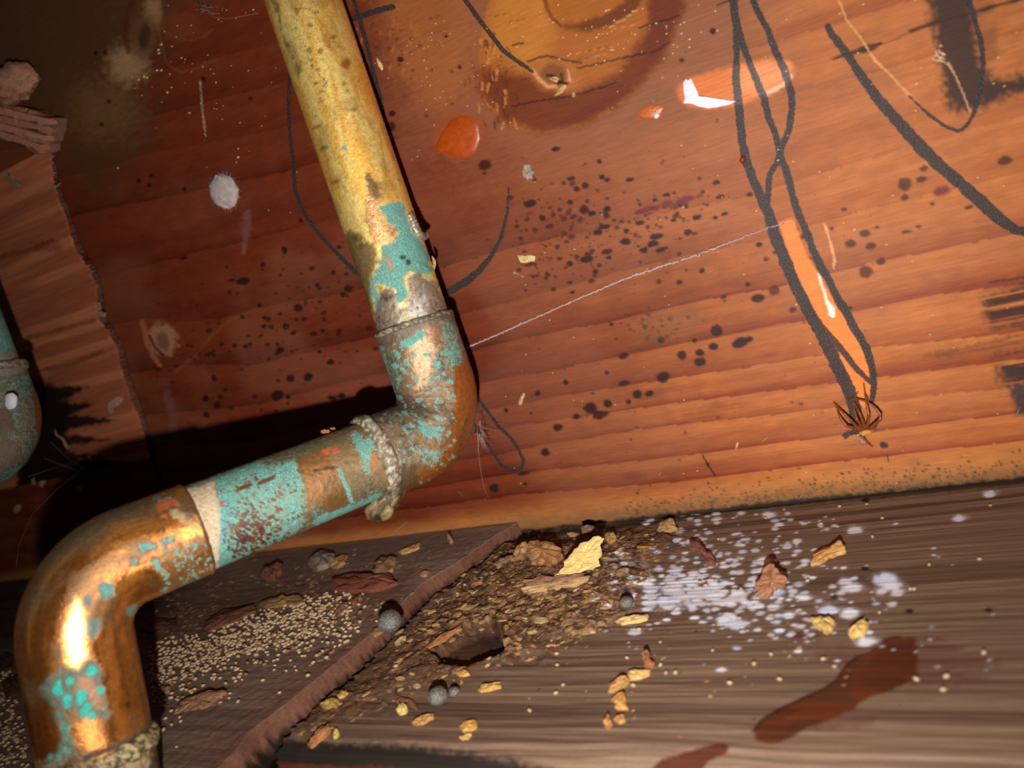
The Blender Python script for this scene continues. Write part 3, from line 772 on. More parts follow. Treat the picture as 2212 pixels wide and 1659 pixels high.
R_.poly([(1220, 1200), (1330, 1180), (1420, 1230), (1380, 1275), (1300, 1262)], L(180, 165, 160), 0.45, 18, 16, cover=sstep(0.45, 0.6, fbm(fx * 800, fy * 800, 45, 3)))
for (x, y) in ((1804, 1291), (1964, 1320), (2136, 1318), (1868, 1228), (1870, 1080)):
    R_.blob(x, y, 9, 5, L(26, 16, 14), 0.95, 0, 0.25, 0.3)
F_ = grid_faces(nu, nv)
plank_r = mesh_obj('plank', Vr, F_, M_FLOOR, floor, R_.col, R_.ch)
tag(plank_r, 'grey-brown plank under the debris and white mould')
_Xr, _Yr, _Zr = X, Yp, zz.reshape(nu, nv)
def floor_h(x, y):
    """top of the planks at a point"""
    if x < cut_x(y) + 0.0010:
        return LEFT_Z
    j = int(np.clip(round((y - Yp[0]) / (Yp[-1] - Yp[0]) * (nv - 1)), 0, nv - 1))
    i = int(np.clip(np.searchsorted(_Xr[:, j], x), 1, nu - 1))
    return float(_Zr[i, j])

# left-hand plank: top, ragged sawn side facing the light
nu2, nv2 = 420, 360
Yl = -0.185 + (0.185 - 0.0009) * np.linspace(0, 1, nv2)
su = np.linspace(0, 1, nu2)
gs, gy2 = np.meshgrid(su, Yl, indexing='ij')
jag2 = (fbm(Yl * 160, Yl * 0 + 4, 35, 2) - 0.5) * 0.0012
xe = cut_x(gy2)
side = 46                                   # last columns run down the sawn side
k = np.arange(nu2)[:, None]
top_u = np.clip(k / (nu2 - side - 1), 0, 1)
wf = np.interp(gy2, [-0.12, -0.09, -0.05, -0.01], [1.25, 1.0, 0.62, 0.3])
Xl = xe - 0.0034 * wf - (1 - top_u) ** 1.6 * 0.55
sd_u = np.clip((k - (nu2 - side - 1)) / side, 0, 1)
Xl = Xl + sd_u * 0.0033 * wf + (jag2[None, :] * sd_u)
Zl = LEFT_Z - sd_u ** 1.7 * 0.0090
Zl = Zl + np.zeros_like(Xl)
fine2 = (fbm((Xl * 700).ravel(), (gy2 * 700).ravel(), 37, 4) - 0.5).reshape(Xl.shape)
Zl += fine2 * 0.0004
# splinters along the lower lip of the sawn side
lip = np.clip((sd_u - 0.75) * 4, 0, 1)
Xl += lip * (np.clip(vnoise(Yl * 1100, Yl * 0, 39) - 0.6, 0, 1) * 0.0022)[None, :]
Vl = np.stack([Xl, gy2, Zl], -1).reshape(-1, 3)
lpx, lpy, _ = proj(Vl)
lx, ly = Vl[:, 0], Vl[:, 1]
coll = plank_base(lx, ly, L(138, 116, 100), L(100, 80, 70), L(120, 92, 78), 201)
sdu = (np.zeros_like(Xl) + sd_u).ravel()
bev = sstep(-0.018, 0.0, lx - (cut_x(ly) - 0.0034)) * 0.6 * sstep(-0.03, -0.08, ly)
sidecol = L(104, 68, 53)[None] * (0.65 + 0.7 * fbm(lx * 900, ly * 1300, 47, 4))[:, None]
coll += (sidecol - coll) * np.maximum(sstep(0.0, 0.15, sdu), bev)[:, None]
coll += (L(18, 11, 8) - coll) * (sstep(0.52, 0.86, sdu + (fbm(lx * 900, ly * 900, 48, 3) - 0.5) * 0.5) * 0.95)[:, None]  # lower side painted near black for the shade in the plank gap
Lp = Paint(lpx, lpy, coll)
Lp.chan('pencil'); Lp.chan('gloss')
Lp.poly([(-60, 1000), (340, 960), (420, 1060), (380, 1330), (-60, 1420)], L(52, 30, 22), 0.75, 40, 25)  # shadow under the pipes, painted into the plank colour
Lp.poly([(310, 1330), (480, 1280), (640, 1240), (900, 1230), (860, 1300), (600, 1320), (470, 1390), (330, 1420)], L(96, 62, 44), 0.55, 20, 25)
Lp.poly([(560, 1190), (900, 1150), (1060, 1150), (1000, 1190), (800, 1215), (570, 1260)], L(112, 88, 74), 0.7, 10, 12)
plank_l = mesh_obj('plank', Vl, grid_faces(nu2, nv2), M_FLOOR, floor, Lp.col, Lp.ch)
tag(plank_l, 'brown plank with a reddish sawn side')

# ------------------------------------------------------------------ sawn board lapped over the left of the back board
TY = -0.0013
EDGE = np.array([on_wall(*p, TY) for p in ((96, 255), (104, 330), (112, 400), (132, 455), (150, 510), (160, 545), (186, 575), (203, 625), (208, 690), (226, 712), (247, 752), (262, 815), (272, 845), (290, 890), (306, 940), (318, 985), (330, 1030))])
EDGE = EDGE[np.argsort(EDGE[:, 2])]
z0, z1 = on_wall(318, 992, TY)[2], on_wall(104, 318, TY)[2]
nx3, nz3 = 300, 360
zz3 = np.linspace(z0, z1, nz3)
ex = np.interp(zz3, EDGE[:, 2], EDGE[:, 0])
ex = ex + (fbm(zz3 * 900, zz3 * 0 + 3, 55, 3) - 0.5) * 0.0022
spl = np.clip(vnoise(zz3 * 1400, zz3 * 0, 57) - 0.62, 0, 1) * 0.010 * vnoise(zz3 * 90, zz3 * 0, 58)
ex = ex + spl
kk = np.arange(nx3)[:, None]
nb = nx3 - 14
uf = np.clip(kk / (nb - 1), 0, 1)
sdn = np.clip((kk - (nb - 1)) / (nx3 - nb), 0, 1)
X3 = ex[None] - (1 - uf) ** 1.4 * 0.115 + 0 * sdn
Y3 = TY + sdn * (-TY) + 0 * X3
Y3 = Y3 + (fbm((X3 * 60).ravel(), np.tile(zz3 * 1300, nx3), 59, 3).reshape(X3.shape) - 0.5) * 0.00012 * (1 - sdn)
Z3 = np.tile(zz3, (nx3, 1))
V3 = np.stack([X3, Y3, Z3], -1).reshape(-1, 3)
p3x, p3y, _ = proj(V3)
x3, z3 = V3[:, 0], V3[:, 2]
g3 = fbm(x3 * 10, z3 * 210, 65, 4)
c3 = L(182, 108, 74)[None] + (L(150, 84, 56) - L(182, 108, 74))[None] * sstep(0.35, 0.65, g3)[:, None]
c3 = c3 * (0.85 + 0.3 * fbm(x3 * 60, z3 * 1100, 66, 3))[:, None]
T3 = Paint(p3x, p3y, c3)
T3.chan('pencil'); T3.chan('gloss')
for p in ([(60, 730), (120, 715), (205, 692)], [(-20, 560), (60, 540), (110, 520)], [(90, 800), (160, 785), (220, 760)]):
    T3.stroke(p, 5, L(92, 44, 28), 0.6, soft=0.6, rough=1.2)
T3.poly([(70, 525), (125, 520), (130, 540), (80, 545)], L(100, 48, 30), 0.5, 8, 8)
# scorched tongues left by soldering
for (tip, y0, y1) in (((190, 836), 832, 870), ((205, 872), 868, 915), ((252, 908), 890, 950), ((240, 950), 935, 975), ((215, 985), 970, 1010), ((320, 1000), 985, 1060)):
    T3.poly([(40, y0 + 18), (110, y0), tip, (150, (y0 + y1) / 2 + 8), (100, y1 + 4), (40, y1 + 14)], L(20, 12, 9), 0.95, 5, 5)
T3.poly([(40, 830), (105, 825), (150, 860), (140, 1040), (40, 1060)], L(22, 13, 9), 0.9, 12, 8)
strip = mesh_obj('trim_1', V3, grid_faces(nx3, nz3)[:, ::-1], M_STRIP, None, T3.col, T3.ch)
tag(strip, 'sawn board with a splintered edge and scorch marks lapped over the back board', None, None, 'structure')

# ================================================================== COPPER PIPES
def fillet_path(P, R, step=0.0005):
    """centre line with rounded corners, sampled every step"""
    P = [np.asarray(p, float) for p in P]
    pts = []
    def line(a, b):
        n = max(2, int(np.linalg.norm(b - a) / step))
        for q in np.linspace(0, 1, n, endpoint=False):
            pts.append(a + (b - a) * q)
    cur = P[0]
    for i in range(1, len(P) - 1):
        u = P[i] - P[i - 1]; u /= np.linalg.norm(u)
        v = P[i + 1] - P[i]; v /= np.linalg.norm(v)
        ang = math.acos(np.clip(u @ v, -1, 1))
        tl = R[i - 1] * math.tan(ang / 2)
        a, b = P[i] - u * tl, P[i] + v * tl
        line(cur, a)
        nrm = v - u * (u @ v); nrm /= np.linalg.norm(nrm)
        c = a + nrm * R[i - 1]
        n = max(4, int(R[i - 1] * ang / step))
        for q in np.linspace(0, 1, n, endpoint=False):
            th = ang * q
            pts.append(c - nrm * R[i - 1] * math.cos(th) + u * R[i - 1] * math.sin(th))
        cur = b
    line(cur, P[-1])
    pts.append(P[-1])
    pts = np.array(pts)
    s = np.concatenate([[0], np.cumsum(np.linalg.norm(np.diff(pts, axis=0), axis=1))])
    return pts, s

class Tube:
    def __init__(self, pts, s):
        self.p, self.s = pts, s
        T = np.gradient(pts, axis=0); T /= np.linalg.norm(T, axis=1)[:, None]
        N = np.zeros_like(T)
        n = np.cross(T[0], np.array([0.3, 1, 0.2])); n /= np.linalg.norm(n)
        for i in range(len(T)):
            n = n - T[i] * (n @ T[i]); n /= np.linalg.norm(n); N[i] = n
        self.T, self.N, self.B = T, N, np.cross(T, N)
    def s_at(self, x, y):
        a, b, _ = proj(self.p)
        return self.s[np.argmin((a - x) ** 2 + (b - y) ** 2)]
    def at(self, s, arr):
        return np.stack([np.interp(s, self.s, arr[:, k]) for k in range(3)], -1)
    def sweep(self, s0, s1, rad, nth=150, ds=0.00045, disp=None):
        n = max(8, int((s1 - s0) / ds))
        S = np.linspace(s0, s1, n)
        c, N, B = self.at(S, self.p), self.at(S, self.N), self.at(S, self.B)
        th = np.linspace(0, 2 * math.pi, nth, endpoint=False)
        r = np.asarray([rad(q) for q in S]) if callable(rad) else np.full(n, rad)
        rr = r[:, None] + (disp(S[:, None] + 0 * th[None], th[None] + 0 * S[:, None]) if disp else 0)
        d = N[:, None, :] * np.cos(th)[None, :, None] + B[:, None, :] * np.sin(th)[None, :, None]
        V = (c[:, None, :] + d * rr[..., None]).reshape(-1, 3)
        i = np.arange(n * nth).reshape(n, nth); j = np.roll(i, -1, 1)
        Fq = np.stack([i[:-1], i[1:], j[1:], j[:-1]], -1).reshape(-1, 4)
        return V, Fq, d.reshape(-1, 3), np.repeat(S, nth), np.tile(th, n)

def cyl_noise(S, th, fs, ft, seed, octv=4):
    # noise on a tube without a seam: blends two unwrapped copies
    a = fbm(S * fs, th * ft, seed, octv)
    b = fbm(S * fs, (th - 2 * math.pi) * ft, seed, octv)
    wgt = sstep(1.4 * math.pi, 2 * math.pi, th)
    return a * (1 - wgt) + b * wgt

def finish_pipe(name, tube, s0, s1, rad, parent, base, paintfn, nth=150, ds=0.00045, disp=None, label=None):
    V, Fq, d, S, th = tube.sweep(s0, s1, rad, nth, ds, disp)
    x, y, _ = proj(V)
    front = (d * (CAM - V)).sum(1) > -0.0005 * 0 - 0.02 * np.linalg.norm(CAM - V, axis=1)
    n1 = cyl_noise(S, th, 160, 2.2, 301); n2 = cyl_noise(S, th, 700, 8, 302)
    n3 = cyl_noise(S, th, 60, 4.5, 303)
    col = base(S, th, n1, n2, n3)
    P = Paint(x, y, col, front)
    P.chan('met', 0.62); P.chan('rgh', 0.36); P.chan('pat', 0.0)
    # all round, also where the photograph does not look: sparse verdigris
    P.n1, P.n2, P.n3, P.S, P.th = n1, n2, n3, S, th
    paintfn(P)
    back = ~front
    P.ch['pat'][back] = np.clip(P.ch['pat'][back] + (n1[back] - 0.40) * 1.4, 0, 0.75)
    P.ch['met'] = np.clip(P.ch['met'], 0, 1)
    o = mesh_obj(name, V, Fq, M_PIPE, parent, P.col, P.ch)
    if label: o['label'] = label
    return o

# ---- main pipe
C1 = at_depth(972, 926, 0.2265)
C2 = at_depth(142, 1254, 0.171)
TOPP = at_depth(655, 0, 0.2190)
up = TOPP - C1
A0 = C1 + up * 1.75
LOW = at_depth(212, 1640, 0.1690)
dn = LOW - C2
A3 = C2 + dn * 1.9
path = Tube(*fillet_path([A0, C1, C2, A3], [0.0150, 0.0165]))
sc1 = path.s_at(898, 702)
srg = path.s_at(812, 992)
sc2 = path.s_at(424, 1140)
se2 = path.s_at(214, 1618)
RT, RE = 0.0110, 0.0122

pipe = empty('copper_pipe', C1)
pipe.location = (0, 0, 0)
tag(pipe, 'corroded copper water pipe with two elbows and turquoise verdigris in front of the board', 'pipe')

GOLD, BRASS, BROWN, TARN = L(255, 220, 128), L(222, 140, 62), L(150, 88, 40), L(92, 74, 48)
GREY, WHT = L(150, 146, 134), L(212, 204, 180)

def base_riser(S, th, n1, n2, n3):
    c = GOLD[None] + (L(248, 190, 88) - GOLD)[None] * sstep(0.35, 0.65, n3)[:, None]
    c = c + (L(120, 92, 40) - c) * (sstep(0.58, 0.72, n1) * 0.28)[:, None]
    return c * (0.85 + 0.3 * n2)[:, None]
def paint_riser(P):
    P.ch['met'][:] = 0.60; P.ch['rgh'][:] = 0.48; P.ch['pat'][:] = -0.6
    def q(pts): return [(553 + a / 4, 415 + b / 4) for a, b in pts]
    # dark tarnish on the shaded flank, black freckles, pits
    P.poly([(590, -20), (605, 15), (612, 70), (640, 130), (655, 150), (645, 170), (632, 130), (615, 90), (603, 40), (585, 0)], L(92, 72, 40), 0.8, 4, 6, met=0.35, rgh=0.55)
    for (x, y, rx, ry) in ((683, 275, 4, 11), (700, 320, 5, 13), (725, 393, 5, 10), (670, 130, 3, 6), (682, 180, 4, 6), (720, 80, 5, 8), (747, 138, 8, 12), (766, 236, 6, 7), (743, 181, 4, 5), (670, 54, 7, 7), (668, 108, 7, 8), (692, 111, 6, 7), (710, 100, 5, 5), (640, 22, 8, 6), (750, 196, 4, 4)):
        P.blob(x, y, rx, ry, random.choice([L(130, 70, 30), L(110, 70, 35), L(150, 80, 50)]), 0.75, 1.2, 0.3, 0.4, met=0.4)
    P.blob(748, 138, 9, 13, L(170, 92, 20), 0.6, 0, 0.3, 0.4)
    P.blob(742, 319, 5.5, 5.5, L(70, 150, 170), 0.95, 0, 0.2, 0.3, met=0)
    pts = [(632, 0), (638, 45), (645, 85), (655, 100), (662, 115), (668, 130), (676, 145), (698, 172), (706, 190), (690, 200), (694, 222)]
    for i in range(70):
        k = random.uniform(0, len(pts) - 1.01); a = int(k); f = k - a
        P.blob(pts[a][0] * (1 - f) + pts[a + 1][0] * f + random.gauss(0, 4), pts[a][1] * (1 - f) + pts[a + 1][1] * f + random.gauss(0, 4), random.uniform(1, 2.6), random.uniform(1, 2.6), L(45, 42, 34), 0.75, 0, 0.3, 0.5, met=0.2)
    for i in range(60):
        P.blob(random.uniform(600, 860), random.uniform(0, 420), random.uniform(1, 2.2), random.uniform(1, 2.6), L(85, 55, 30), 0.6, 0, 0.3, 0.5)
    P.stroke([(635, 20), (655, 18), (672, 22), (690, 28)], 1.4, L(50, 38, 25), 0.85, met=0.2)
    for k_ in range(26):
        x0, y0 = random.uniform(600, 800), random.uniform(-10, 340)
        x0 = np.interp(y0, [0, 420], [580, 735]) + random.random() * 150
        P.stroke([(x0, y0), (x0 + random.uniform(10, 30), y0 + random.uniform(40, 90))], random.uniform(1.5, 4), random.choice([L(190, 140, 56), L(226, 176, 80), L(150, 108, 44)]), 0.3, rough=1.4)
    # pinkish bare streaks above the corroded end
    P.poly(q([(950, -180), (1000, -120), (1080, -60), (1100, 60), (1060, 120), (1150, 260), (1210, 330), (1180, 450), (1080, 480), (1020, 430), (960, 300), (930, 100), (960, -60)]), L(214, 160, 118), 0.7, 6, 8, met=0.75, rgh=0.3)
    P.poly(q([(960, -180), (1000, -120), (1060, -40), (1085, 40), (1040, 60), (980, 20), (955, -60)]), L(120, 92, 62), 0.7, 4, 6, rgh=0.3)
    P.poly(q([(800, 330), (900, 420), (1010, 440), (1060, 600), (1010, 720), (990, 860), (1010, 1060), (980, 1100), (880, 900), (800, 560), (760, 400)]), L(112, 86, 60), 0.85, 8, 10, met=0.5, rgh=0.42)
    P.poly(q([(820, 330), (900, 350), (940, 430), (900, 480), (850, 420)]), L(80, 56, 30), 0.8, 5, 8, met=0.3)
    P.poly(q([(1190, 300), (1260, 280), (1330, 300), (1320, 330), (1220, 340)]), L(160, 100, 50), 0.8, 4, 6)
    teal = q([(1075, 120), (1150, 105), (1230, 65), (1290, 130), (1300, 260), (1340, 330), (1420, 420), (1470, 500), (1525, 650), (1500, 700), (1440, 730), (1330, 700), (1290, 760), (1310, 850), (1295, 950), (1215, 965), (1200, 850), (1120, 810), (1000, 810), (995, 740), (1070, 640), (1080, 560), (1090, 470), (1180, 450), (1220, 380), (1230, 320), (1150, 260), (1110, 190)])
    P.poly(teal, L(60, 160, 150), 0.95, 5, 8, pat=0.95, met=0.0, rgh=0.7)
    P.poly(q([(995, 800), (1080, 860), (1095, 1000), (1060, 1060), (1005, 930)]), L(70, 160, 150), 0.9, 6, 8, pat=0.85, met=0.0, rgh=0.7)
    P.poly(q([(930, 900), (1000, 1020), (1010, 1080), (985, 1080), (940, 960)]), None, 0.9, 3, 3, pat=0.8)
    P.poly(q([(1150, 560), (1165, 570), (1195, 690), (1175, 700), (1140, 620), (1090, 560)]), L(188, 128, 92), 0.9, 3, 4, pat=0.0, met=0.5)
    P.blob(*q([(1270, 565)])[0], 8, 6, L(20, 60, 55), 0.9, 0, 0.3, 0.4, pat=0.0)
    P.blob(*q([(1315, 605)])[0], 6, 8, L(15, 50, 48), 0.9, 0, 0.3, 0.4, pat=0.0)
    grey = q([(1290, 765), (1330, 700), (1400, 690), (1520, 730), (1560, 800), (1590, 860), (1640, 940), (1690, 1060), (1500, 1130), (1300, 1170), (1030, 1240), (1010, 1080), (1070, 900), (1110, 830), (1160, 815), (1200, 860), (1215, 960), (1250, 1010), (1310, 1000), (1325, 900)])
    P.poly(grey, L(142, 128, 116), 0.92, 5, 6, pat=0.05, met=0.45, rgh=0.42)
    P.poly(q([(1380, 980), (1420, 860), (1500, 900), (1480, 1060), (1300, 1130), (1220, 1120)]), L(205, 200, 190), 0.6, 12, 14, rgh=0.4)
    P.poly(q([(1090, 850), (1180, 850), (1190, 940), (1130, 960), (1080, 920)]), L(86, 68, 52), 0.7, 5, 8)
    P.poly(q([(1210, 960), (1240, 1010), (1310, 1000), (1330, 960), (1310, 950), (1270, 985)]), L(214, 170, 140), 0.85, 3, 4)
    for a, b in ((1460, 725), (1340, 700), (1300, 1080), (1500, 740)):
        P.blob(*q([(a, b)])[0], 8, 7, L(205, 196, 130), 0.85, 0, 0.3, 0.6, met=0)
    for _ in range(160):
        a, b = random.uniform(1010, 1660), random.uniform(780, 1200)
        P.blob(*q([(a, b)])[0], random.uniform(1, 3), random.uniform(1, 3), random.choice([L(60, 50, 42), L(50, 42, 36), L(200, 190, 170)]), 0.6, 0, 0.3, 0.5)
finish_pipe('riser_tube', path, 0.0, sc1 + 0.002, RT, pipe, base_riser, paint_riser,
            disp=lambda S, th: (cyl_noise(S.ravel(), th.ravel(), 900, 9, 77, 3).reshape(S.shape) - 0.5) * 0.0005 * sstep(sc1 - 0.026, sc1 - 0.015, S), label='golden brown riser tube with a turquoise crust at its foot')

def base_elbow(S, th, n1, n2, n3):
    c = L(146, 108, 70)[None] + (L(100, 82, 58) - L(146, 108, 70))[None] * sstep(0.38, 0.62, n1)[:, None]
    return c * (0.8 + 0.4 * n2)[:, None]
def elbow_rad(sa, sb):
    def r(s):
        e = min(s - sa, sb - s)
        return RE + 0.00035 * (1 - sstep(0.0, 0.0012, np.float64(e))) - 0.0005 * (1 - sstep(0.0, 0.0004, np.float64(e)))
    return r
def paint_e1(P):
    P.ch['met'][:] = 0.38; P.ch['rgh'][:] = 0.40
    P.ch['pat'] += np.clip(0.28 + (P.n1 - 0.5) * 1.2, 0.02, 0.7)
    P.col += (L(132, 122, 102) - P.col) * (sstep(0.42, 0.6, P.n2) * 0.7)[:, None]
    def q(pts): return [(553 + a / 4, 415 + b / 4) for a, b in pts]
    P.poly([(812, 700), (860, 690), (960, 660), (990, 690), (985, 715), (900, 735), (830, 745)], L(112, 100, 86), 0.8, 10, 10, met=0.35, pat=0.1)
    P.poly([(880, 745), (925, 705), (960, 700), (940, 760), (925, 830), (890, 870), (870, 820)], L(206, 158, 120), 0.7, 10, 10, pat=0.05, met=0.65, rgh=0.34)
    P.poly([(870, 742), (915, 712), (918, 725), (890, 748), (878, 752)], L(60, 170, 165), 0.9, 4, 5, pat=1.0)
    P.poly([(950, 690), (985, 700), (1000, 760), (1005, 790), (975, 800), (960, 770)], None, 0.8, 8, 8, pat=0.75)
    P.poly([(815, 745), (830, 750), (850, 830), (845, 850), (830, 820)], None, 0.8, 4, 5, pat=0.85)
    P.poly([(830, 760), (870, 760), (880, 850), (850, 860)], L(120, 100, 60), 0.5, 8, 10, pat=0.45)
    # bare brown outer wall of the bend
    P.poly([(985, 795), (1020, 760), (1030, 870), (1000, 980), (950, 1030), (880, 1070), (875, 1040), (930, 1000), (972, 950), (985, 880), (978, 830)], L(168, 100, 42), 0.95, 5, 5, pat=0.0, met=0.6, rgh=0.4)
    P.poly([(1008, 900), (1015, 890), (1006, 940), (985, 985), (990, 950)], L(110, 80, 50), 0.8, 4, 4, pat=0.4)
    # soot and dirt in the crook
    P.poly([(800, 880), (850, 850), (900, 858), (930, 880), (960, 870), (965, 890), (900, 895), (860, 890), (820, 910)], L(58, 42, 30), 0.8, 10, 10, pat=0.12, met=0.1, rgh=0.7)
    for _ in range(140):
        P.blob(random.uniform(820, 990), random.uniform(720, 1050), random.uniform(1.2, 4.5), random.uniform(1.2, 3.5), random.choice([L(60, 50, 36), L(70, 60, 44), L(190, 170, 140)]), 0.6, 0.6, 0.3, 0.6, met=0.1)
    for _ in range(110):
        x, y = random.uniform(850, 985), random.uniform(740, 1050)
        P.blob(x, y, random.uniform(3, 9), random.uniform(2, 6), None, 0.8, 0.7, 0.3, 0.8, pat=0.9)
    P.poly([(905, 905), (940, 925), (950, 945), (925, 945), (905, 930)], None, 0.9, 4, 6, pat=1)
    P.poly([(920, 985), (970, 960), (950, 1005), (920, 1020)], None, 0.7, 6, 6, pat=0.8)
    P.poly([(868, 1000), (900, 1005), (905, 1050), (870, 1080), (860, 1040)], L(92, 72, 48), 0.8, 6, 8, pat=0.1, met=0.3)
    P.stroke([(815, 712), (850, 706), (900, 692), (960, 672), (985, 668)], 4, L(44, 36, 28), 0.85, rough=1.0, met=0.1, pat=0)
rough_d = lambda amp, fs=900, ft=10: (lambda S, th: (cyl_noise(S.ravel(), th.ravel(), fs, ft, 79, 3).reshape(S.shape) - 0.5) * amp)
finish_pipe('elbow_fitting', path, sc1, srg, elbow_rad(sc1, srg), pipe, base_elbow, paint_e1, disp=rough_d(0.0004), label='elbow fitting flecked with turquoise behind the joint')

def base_tube(S, th, n1, n2, n3):
    c = L(138, 112, 74)[None] + (L(104, 92, 68) - L(138, 112, 74))[None] * sstep(0.38, 0.62, n1)[:, None]
    return c * (0.85 + 0.3 * n2)[:, None]
def paint_short(P):
    P.ch['met'][:] = 0.4; P.ch['rgh'][:] = 0.5
    P.ch['pat'] += 0.38 + (P.n1 - 0.5) * 0.9
    def q(pts): return [(553 + a / 4, 830 + b / 4) for a, b in pts]
    P.poly([(400, 1060), (560, 990), (640, 975), (660, 1040), (655, 1140), (560, 1200), (460, 1260)], None, 0.85, 12, 14, pat=0.85)
    P.poly([(460, 1090), (500, 1060), (520, 1070), (490, 1160), (480, 1235), (465, 1230)], L(80, 170, 190), 0.9, 8, 6, pat=1.05)
    for _ in range(420):
        P.blob(random.gauss(540, 38), random.gauss(1150, 34), random.uniform(1.2, 4.0), random.uniform(1.2, 3.2), L(92, 50, 42), 0.85, 0.5, 0.25, 0.6, pat=-0.4)
    for _ in range(120):
        P.blob(random.uniform(480, 660), random.uniform(1030, 1200), random.uniform(1, 3), random.uniform(1, 3), L(110, 70, 50), 0.7, 0.5, 0.25, 0.6, pat=-0.3)
    P.poly(q([(330, 640), (560, 560), (660, 640), (700, 740), (780, 900), (800, 1030), (640, 1120), (560, 1000), (470, 1060), (430, 900), (390, 780)]), L(150, 104, 58), 0.95, 7, 8, pat=0.02, met=0.45, rgh=0.42)
    P.poly(q([(600, 830), (700, 780), (780, 900), (795, 1020), (640, 1110), (600, 1000)]), L(108, 80, 46), 0.7, 10, 8, pat=0.1)
    P.poly(q([(740, 740), (880, 760), (990, 800), (930, 960), (850, 1010), (780, 880)]), L(118, 98, 66), 0.8, 7, 8, pat=0.2, met=0.25)
    P.poly(q([(820, 400), (900, 420), (1040, 520), (1090, 620), (1000, 790), (950, 740), (900, 640), (840, 520)]), None, 0.85, 8, 10, pat=0.9)
    P.poly(q([(1010, 560), (1050, 570), (1060, 680), (1010, 800), (985, 720)]), L(170, 110, 66), 0.9, 3, 4, pat=0.0)
    P.poly(q([(700, 730), (740, 750), (850, 1020), (810, 1030)]), None, 0.95, 3, 3, pat=1.0)
    P.poly(q([(490, 1180), (620, 1120), (900, 1020), (1080, 930), (1090, 960), (900, 1090), (600, 1210), (500, 1220)]), L(80, 165, 175), 0.95, 4, 4, pat=1.05)
    P.poly(q([(0, 640), (300, 560), (500, 500), (800, 400), (760, 470), (400, 620), (100, 720)]), L(104, 98, 72), 0.8, 10, 10, pat=0.2, met=0.15)
    for a, b, rx, ry in ((690, 575, 8, 8), (600, 585, 9, 6), (640, 560, 6, 4)):
        P.blob(553 + a / 4, 830 + b / 4, rx, ry, L(205, 100, 52), 0.95, 0, 0.3, 0.6, pat=-0.3, met=0.1)
    P.stroke(q([(500, 750), (560, 740), (620, 725), (690, 715)]), 2.6, L(58, 42, 26), 0.85, rough=1.2, pat=-0.1)
    P.stroke(q([(20, 860), (90, 830), (150, 800)]), 3, L(120, 62, 36), 0.9, rough=0.8, pat=-0.3)
    P.stroke([(512, 1060), (528, 1050), (541, 1046)], 3, L(98, 46, 28), 0.9, rough=0.8, pat=-0.3)
    P.blob(480, 1088, 6, 7, L(190, 90, 40), 0.95, 0, 0.3, 0.5, pat=-0.3)
    # pale solder skirt against the second elbow
    P.poly([(380, 1058), (420, 1052), (464, 1040), (472, 1090), (476, 1150), (472, 1230), (456, 1250), (440, 1180), (425, 1120), (400, 1080)], L(206, 184, 150), 0.95, 4, 6, pat=-0.2, met=0.1, rgh=0.6)
    for _ in range(90):
        P.blob(random.uniform(388, 470), random.uniform(1050, 1240), random.uniform(1, 3), random.uniform(1, 3), random.choice([L(110, 86, 62), L(130, 110, 88), L(236, 226, 205)]), 0.6, 0, 0.3, 0.6)
finish_pipe('short_tube', path, srg - 0.002, sc2 + 0.002, RT + 0.0002, pipe, base_tube, paint_short, disp=rough_d(0.00028), label='short tube crusted turquoise with a bare copper patch')

